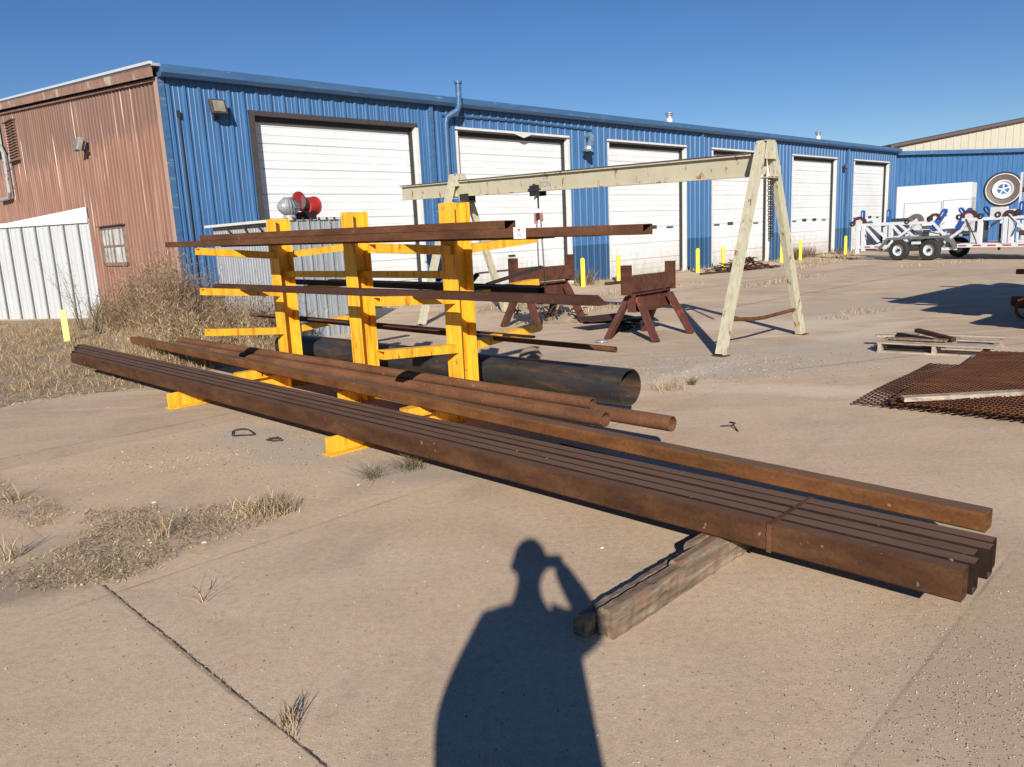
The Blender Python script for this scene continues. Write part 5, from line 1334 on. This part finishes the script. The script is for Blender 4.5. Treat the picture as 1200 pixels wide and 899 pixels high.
# ------------------------------------------------------------------ the photographer (behind the lens, throws the shadow)
def person():
    root = empty('person', 'person in dark jacket standing and holding up a phone with one raised arm', 'person', (0,0,0), 0)
    J = {  # name: (pos, radius)
     'pel':((-.09,-.33,.98),(.19,.15)), 'belly':((-.09,-.33,1.16),(.215,.15)), 'chest':((-.10,-.33,1.36),(.205,.14)), 'nb':((-.09,-.33,1.50),(.125,.10)), 'neck':((-.085,-.32,1.58),(.062,.062)), 'head0':((-.08,-.315,1.64),(.058,.062)), 'head1':((-.076,-.31,1.72),(.055,.06)), 'head2':((-.075,-.31,1.76),(.04,.05)),
     'ls':((-.255,-.33,1.455),(.085,.08)), 'le':((-.35,-.33,1.20),(.062,.062)), 'lw':((-.315,-.285,1.01),(.045,.045)), 'lh':((-.312,-.282,.985),(.038,.038)),
     'rs':((.06,-.33,1.445),(.100,.085)), 're':((.185,-.26,1.435),(.068,.066)), 'rw':((.088,-.11,1.585),(.046,.046)), 'rh':((.080,-.075,1.608),(.030,.032)),
     'lhip':((-.18,-.33,.90),(.11,.11)), 'lk':((-.19,-.33,.50),(.075,.075)), 'la':((-.19,-.35,.09),(.05,.05)), 'lt':((-.20,-.20,.04),(.04,.035)),
     'rhip':((.0,-.33,.90),(.11,.11)), 'rk':((.01,-.33,.50),(.075,.075)), 'ra':((.01,-.35,.09),(.05,.05)), 'rt':((.02,-.20,.04),(.04,.035))}
    E_ = [('pel','belly'),('belly','chest'),('chest','nb'),('nb','neck'),('neck','head0'),('head0','head1'),('head1','head2'),('chest','ls'),('ls','le'),('le','lw'),('lw','lh'),('chest','rs'),('rs','re'),('re','rw'),('rw','rh'),('pel','lhip'),('lhip','lk'),('lk','la'),('la','lt'),('pel','rhip'),('rhip','rk'),('rk','ra'),('ra','rt')]
    ks = list(J); me = bpy.data.meshes.new('body')
    me.from_pydata([J[k][0] for k in ks], [(ks.index(a), ks.index(b2)) for a, b2 in E_], [])
    o = bpy.data.objects.new('body', me); COL.objects.link(o); o.parent = root
    s = o.modifiers.new('skin','SKIN'); 
    if not me.skin_vertices: me.attributes
    bpy.context.view_layer.objects.active = o
    if not me.skin_vertices:
        bm = __import__('bmesh').new(); bm.from_mesh(me); bm.verts.layers.skin.verify(); bm.to_mesh(me); bm.free()
    for i, k in enumerate(ks): me.skin_vertices[0].data[i].radius = J[k][1]; me.skin_vertices[0].data[i].use_root = (k == 'pel')
    ss = o.modifiers.new('sub','SUBSURF'); ss.levels = 2; ss.render_levels = 2
    m, nt, b = newmat('clothes')     # shoes, jeans, jacket, skin at the neck
    z = sep(nt, coords(nt), 2)
    c = mixc(nt, math_(nt,'GREATER_THAN', z, .085), (.04,.03,.025), (.06,.08,.14))
    c = mixc(nt, math_(nt,'GREATER_THAN', z, .96), c, (.05,.06,.09))
    x_ = sep(nt, coords(nt), 0)
    c = mixc(nt, math_(nt,'MULTIPLY', math_(nt,'GREATER_THAN', z, 1.545), math_(nt,'LESS_THAN', x_, .03)), c, (.42,.25,.18))
    nt.links.new(c, b.inputs['Base Color']); b.inputs['Roughness'].default_value = .85
    me.materials.append(m)
    hd = MB(); N1, N2 = 24, 16; vs = []
    for i in range(N2+1):
        ph = math.pi*i/N2; zz = math.cos(ph); rr = math.sin(ph)
        jaw = 1 - .22*max(0, -zz)
        for k in range(N1):
            g = 2*math.pi*k/N1; vs.append((-.076+.082*rr*jaw*math.cos(g), -.305+.100*rr*(jaw if math.sin(g) < 0 else 1-.08*max(0,-zz))*math.sin(g), 1.722+.128*zz))
    hd.add(vs, [(i*N1+k, (i+1)*N1+k, (i+1)*N1+(k+1)%N1, i*N1+(k+1)%N1) for i in range(N2) for k in range(N1)])
    hd.build('head', M['skin'], root, True)
    lh = MB(); lh.poly([(-.31,-.28,.985),(-.303,-.268,.935),(-.30,-.262,.90)], .027, 10); LH = lh.build('palm', M['skin'], root, True)
    for k in range(4):
        y_ = -.285+.016*k; L_ = (.065,.075,.078,.068)[k]
        q = MB(); q.poly([(-.300,y_,.905),(-.296,y_+.003,.905-L_*.55),(-.288,y_+.006,.905-L_)], .0085, 8); q.build('finger', M['skin'], LH, True)
    q = MB(); q.poly([(-.300,-.245,.94),(-.292,-.222,.912),(-.286,-.214,.888)], .0095, 8); q.build('thumb', M['skin'], LH, True)
    # fingers closed round the phone
    def chainp(name, pts_, r, mat, par=root):
        q = MB(); q.poly(pts_, r, 8); return q.build(name, mat, par, True)
    ph = empty('phone', 'slim dark phone held upright in front of the face', 'phone', (0,-.020,1.60), 0)
    q = MB(); q.box(-.075,.075,-.004,.004,-.036,.036); q.build('phone_body', M['dark'], ph, bevel=.003)
    q = MB(); q.box(-.070,.070,-.0052,-.0044,-.032,.032); q.build('screen', M['glass_dark'], ph)
    hand = MB()
    hand.poly([(.075,-.075,1.615),(.078,-.052,1.605),(.080,-.038,1.600)], .024, 10)
    H = hand.build('palm', M['skin'], root, True)
    for k in range(4):
        z = 1.628-.019*k; L = (.050,.058,.055,.043)[k]
        q = MB(); q.poly([(.082,-.045,z),(.090,-.022,z-.002),(.080,-.004-.004,z-.002),(.083-L*.5,-.0105,z-.003)][:3]+[(.079,-.012,z-.002)], .0075, 8); q.build('finger', M['skin'], H, True)
    q = MB(); q.poly([(.070,-.055,1.60),(.058,-.040,1.592),(.040,-.031,1.590)], .0085, 8); q.build('thumb', M['skin'], H, True)
    # face and hair
    q = MB(); vs = []
    for i in range(9):
        ph = math.pi*.56*i/8
        for k in range(24):
            g = 2*math.pi*k/24; low = 1.0 if math.sin(g) < .35 else .62
            p_ = ph*low if i > 2 else ph*low
            vs.append((-.076+.088*math.sin(p_)*math.cos(g), -.308+.106*math.sin(p_)*math.sin(g), 1.726+.133*math.cos(p_)))
    q.add(vs, [(i*24+k, (i+1)*24+k, (i+1)*24+(k+1)%24, i*24+(k+1)%24) for i in range(8) for k in range(24)]); q.build('hair', M['hair'], root, True)
    q = MB(); q.lathe((-.077,-.207,1.705),[(0,.028),(.012,.012),(.016,-.012),(0,-.016)],10); q.build('nose', M['skin'], root, True)
    for sx in (-1,1):
        q = MB(); q.lathe((-.077+sx*.031,-.216,1.728),[(0,.012),(.012,0),(0,-.012)],10); q.build('eye', M['paper'], root, True)
        q = MB(); q.lathe((-.077+sx*.082,-.305,1.715),[(0,.03),(.012,.015),(.012,-.02),(0,-.03)],10); q.build('ear', M['skin'], root, True)
    q = MB(); q.poly([(-.10,-.224,1.662),(-.077,-.219,1.660),(-.054,-.224,1.662)], .006, 6); q.build('mouth', m_plain('lip',(.35,.12,.10),.5), root, True)
    # jacket hem and trousers
    q = MB(); prof = [(.27,1.06),(.262,1.14),(.25,1.26),(.24,1.38),(.195,1.455),(.10,1.52)]
    vs = []; n = 24
    for i in range(n):
        g = 2*math.pi*i/n
        for r_, z in prof: vs.append((-.10+r_*math.cos(g)*.93, -.33+r_*.66*math.sin(g), z))
    m_ = len(prof); q.add(vs, [(i*m_+k,((i+1)%n)*m_+k,((i+1)%n)*m_+k+1,i*m_+k+1) for i in range(n) for k in range(m_-1)])
    q.build('jacket', M['jacket'], root, True)
person()

# ------------------------------------------------------------------ world, sun, camera
SUN_EL, SUN_AZ = R(23.9), R(181.8)
w = bpy.data.worlds.new('World'); sc.world = w; w.use_nodes = True
nt = w.node_tree; bg = nt.nodes['Background']
sky = nt.nodes.new('ShaderNodeTexSky'); sky.sky_type = 'NISHITA'; sky.sun_disc = False
sky.sun_elevation = SUN_EL; sky.sun_rotation = SUN_AZ; sky.altitude = 300; sky.air_density = .85; sky.dust_density = 0.0; sky.ozone_density = 3.2
hs = nt.nodes.new('ShaderNodeHueSaturation'); hs.inputs['Saturation'].default_value = 1.20; hs.inputs['Hue'].default_value = .509; hs.inputs['Value'].default_value = 1.06; nt.links.new(sky.outputs[0], hs.inputs['Color']); nt.links.new(hs.outputs[0], bg.inputs[0]); bg.inputs[1].default_value = .052
sd = Vector((math.sin(SUN_AZ)*math.cos(SUN_EL), math.cos(SUN_AZ)*math.cos(SUN_EL), math.sin(SUN_EL)))
L = bpy.data.lights.new('sun','SUN'); L.energy = 4.6; L.angle = R(.53); L.color = (1.0,.93,.83)
lo = bpy.data.objects.new('sun', L); COL.objects.link(lo); lo.rotation_euler = sd.to_track_quat('Z','Y').to_euler(); lo.location = (0,-10,20)

cam = bpy.data.cameras.new('camera'); co = bpy.data.objects.new('camera', cam); COL.objects.link(co)
cam.sensor_fit = 'HORIZONTAL'; cam.sensor_width = 36; cam.lens = 36*905/1200; cam.clip_end = 2000; cam.clip_start = .01
P_, Q_ = R(10.93), R(2.68)
Ry = Matrix(((math.cos(Q_),0,math.sin(Q_)),(0,1,0),(-math.sin(Q_),0,math.cos(Q_))))
Rx = Matrix(((1,0,0),(0,math.cos(P_),math.sin(P_)),(0,-math.sin(P_),math.cos(P_))))
Mm = Rx @ Ry
right = Mm @ Vector((1,0,0)); fwd = Mm @ Vector((0,1,0)); up = Mm @ Vector((0,0,1))
rot = Matrix((right, up, -fwd)).transposed()
co.matrix_world = Matrix.Translation((0,0,1.6)) @ rot.to_4x4()
sc.camera = co
sc.view_settings.view_transform = 'Standard'; sc.view_settings.look = 'None'; sc.view_settings.gamma = 1; sc.view_settings.exposure = .64
sc.cycles.max_bounces = 6; sc.cycles.use_denoising = True
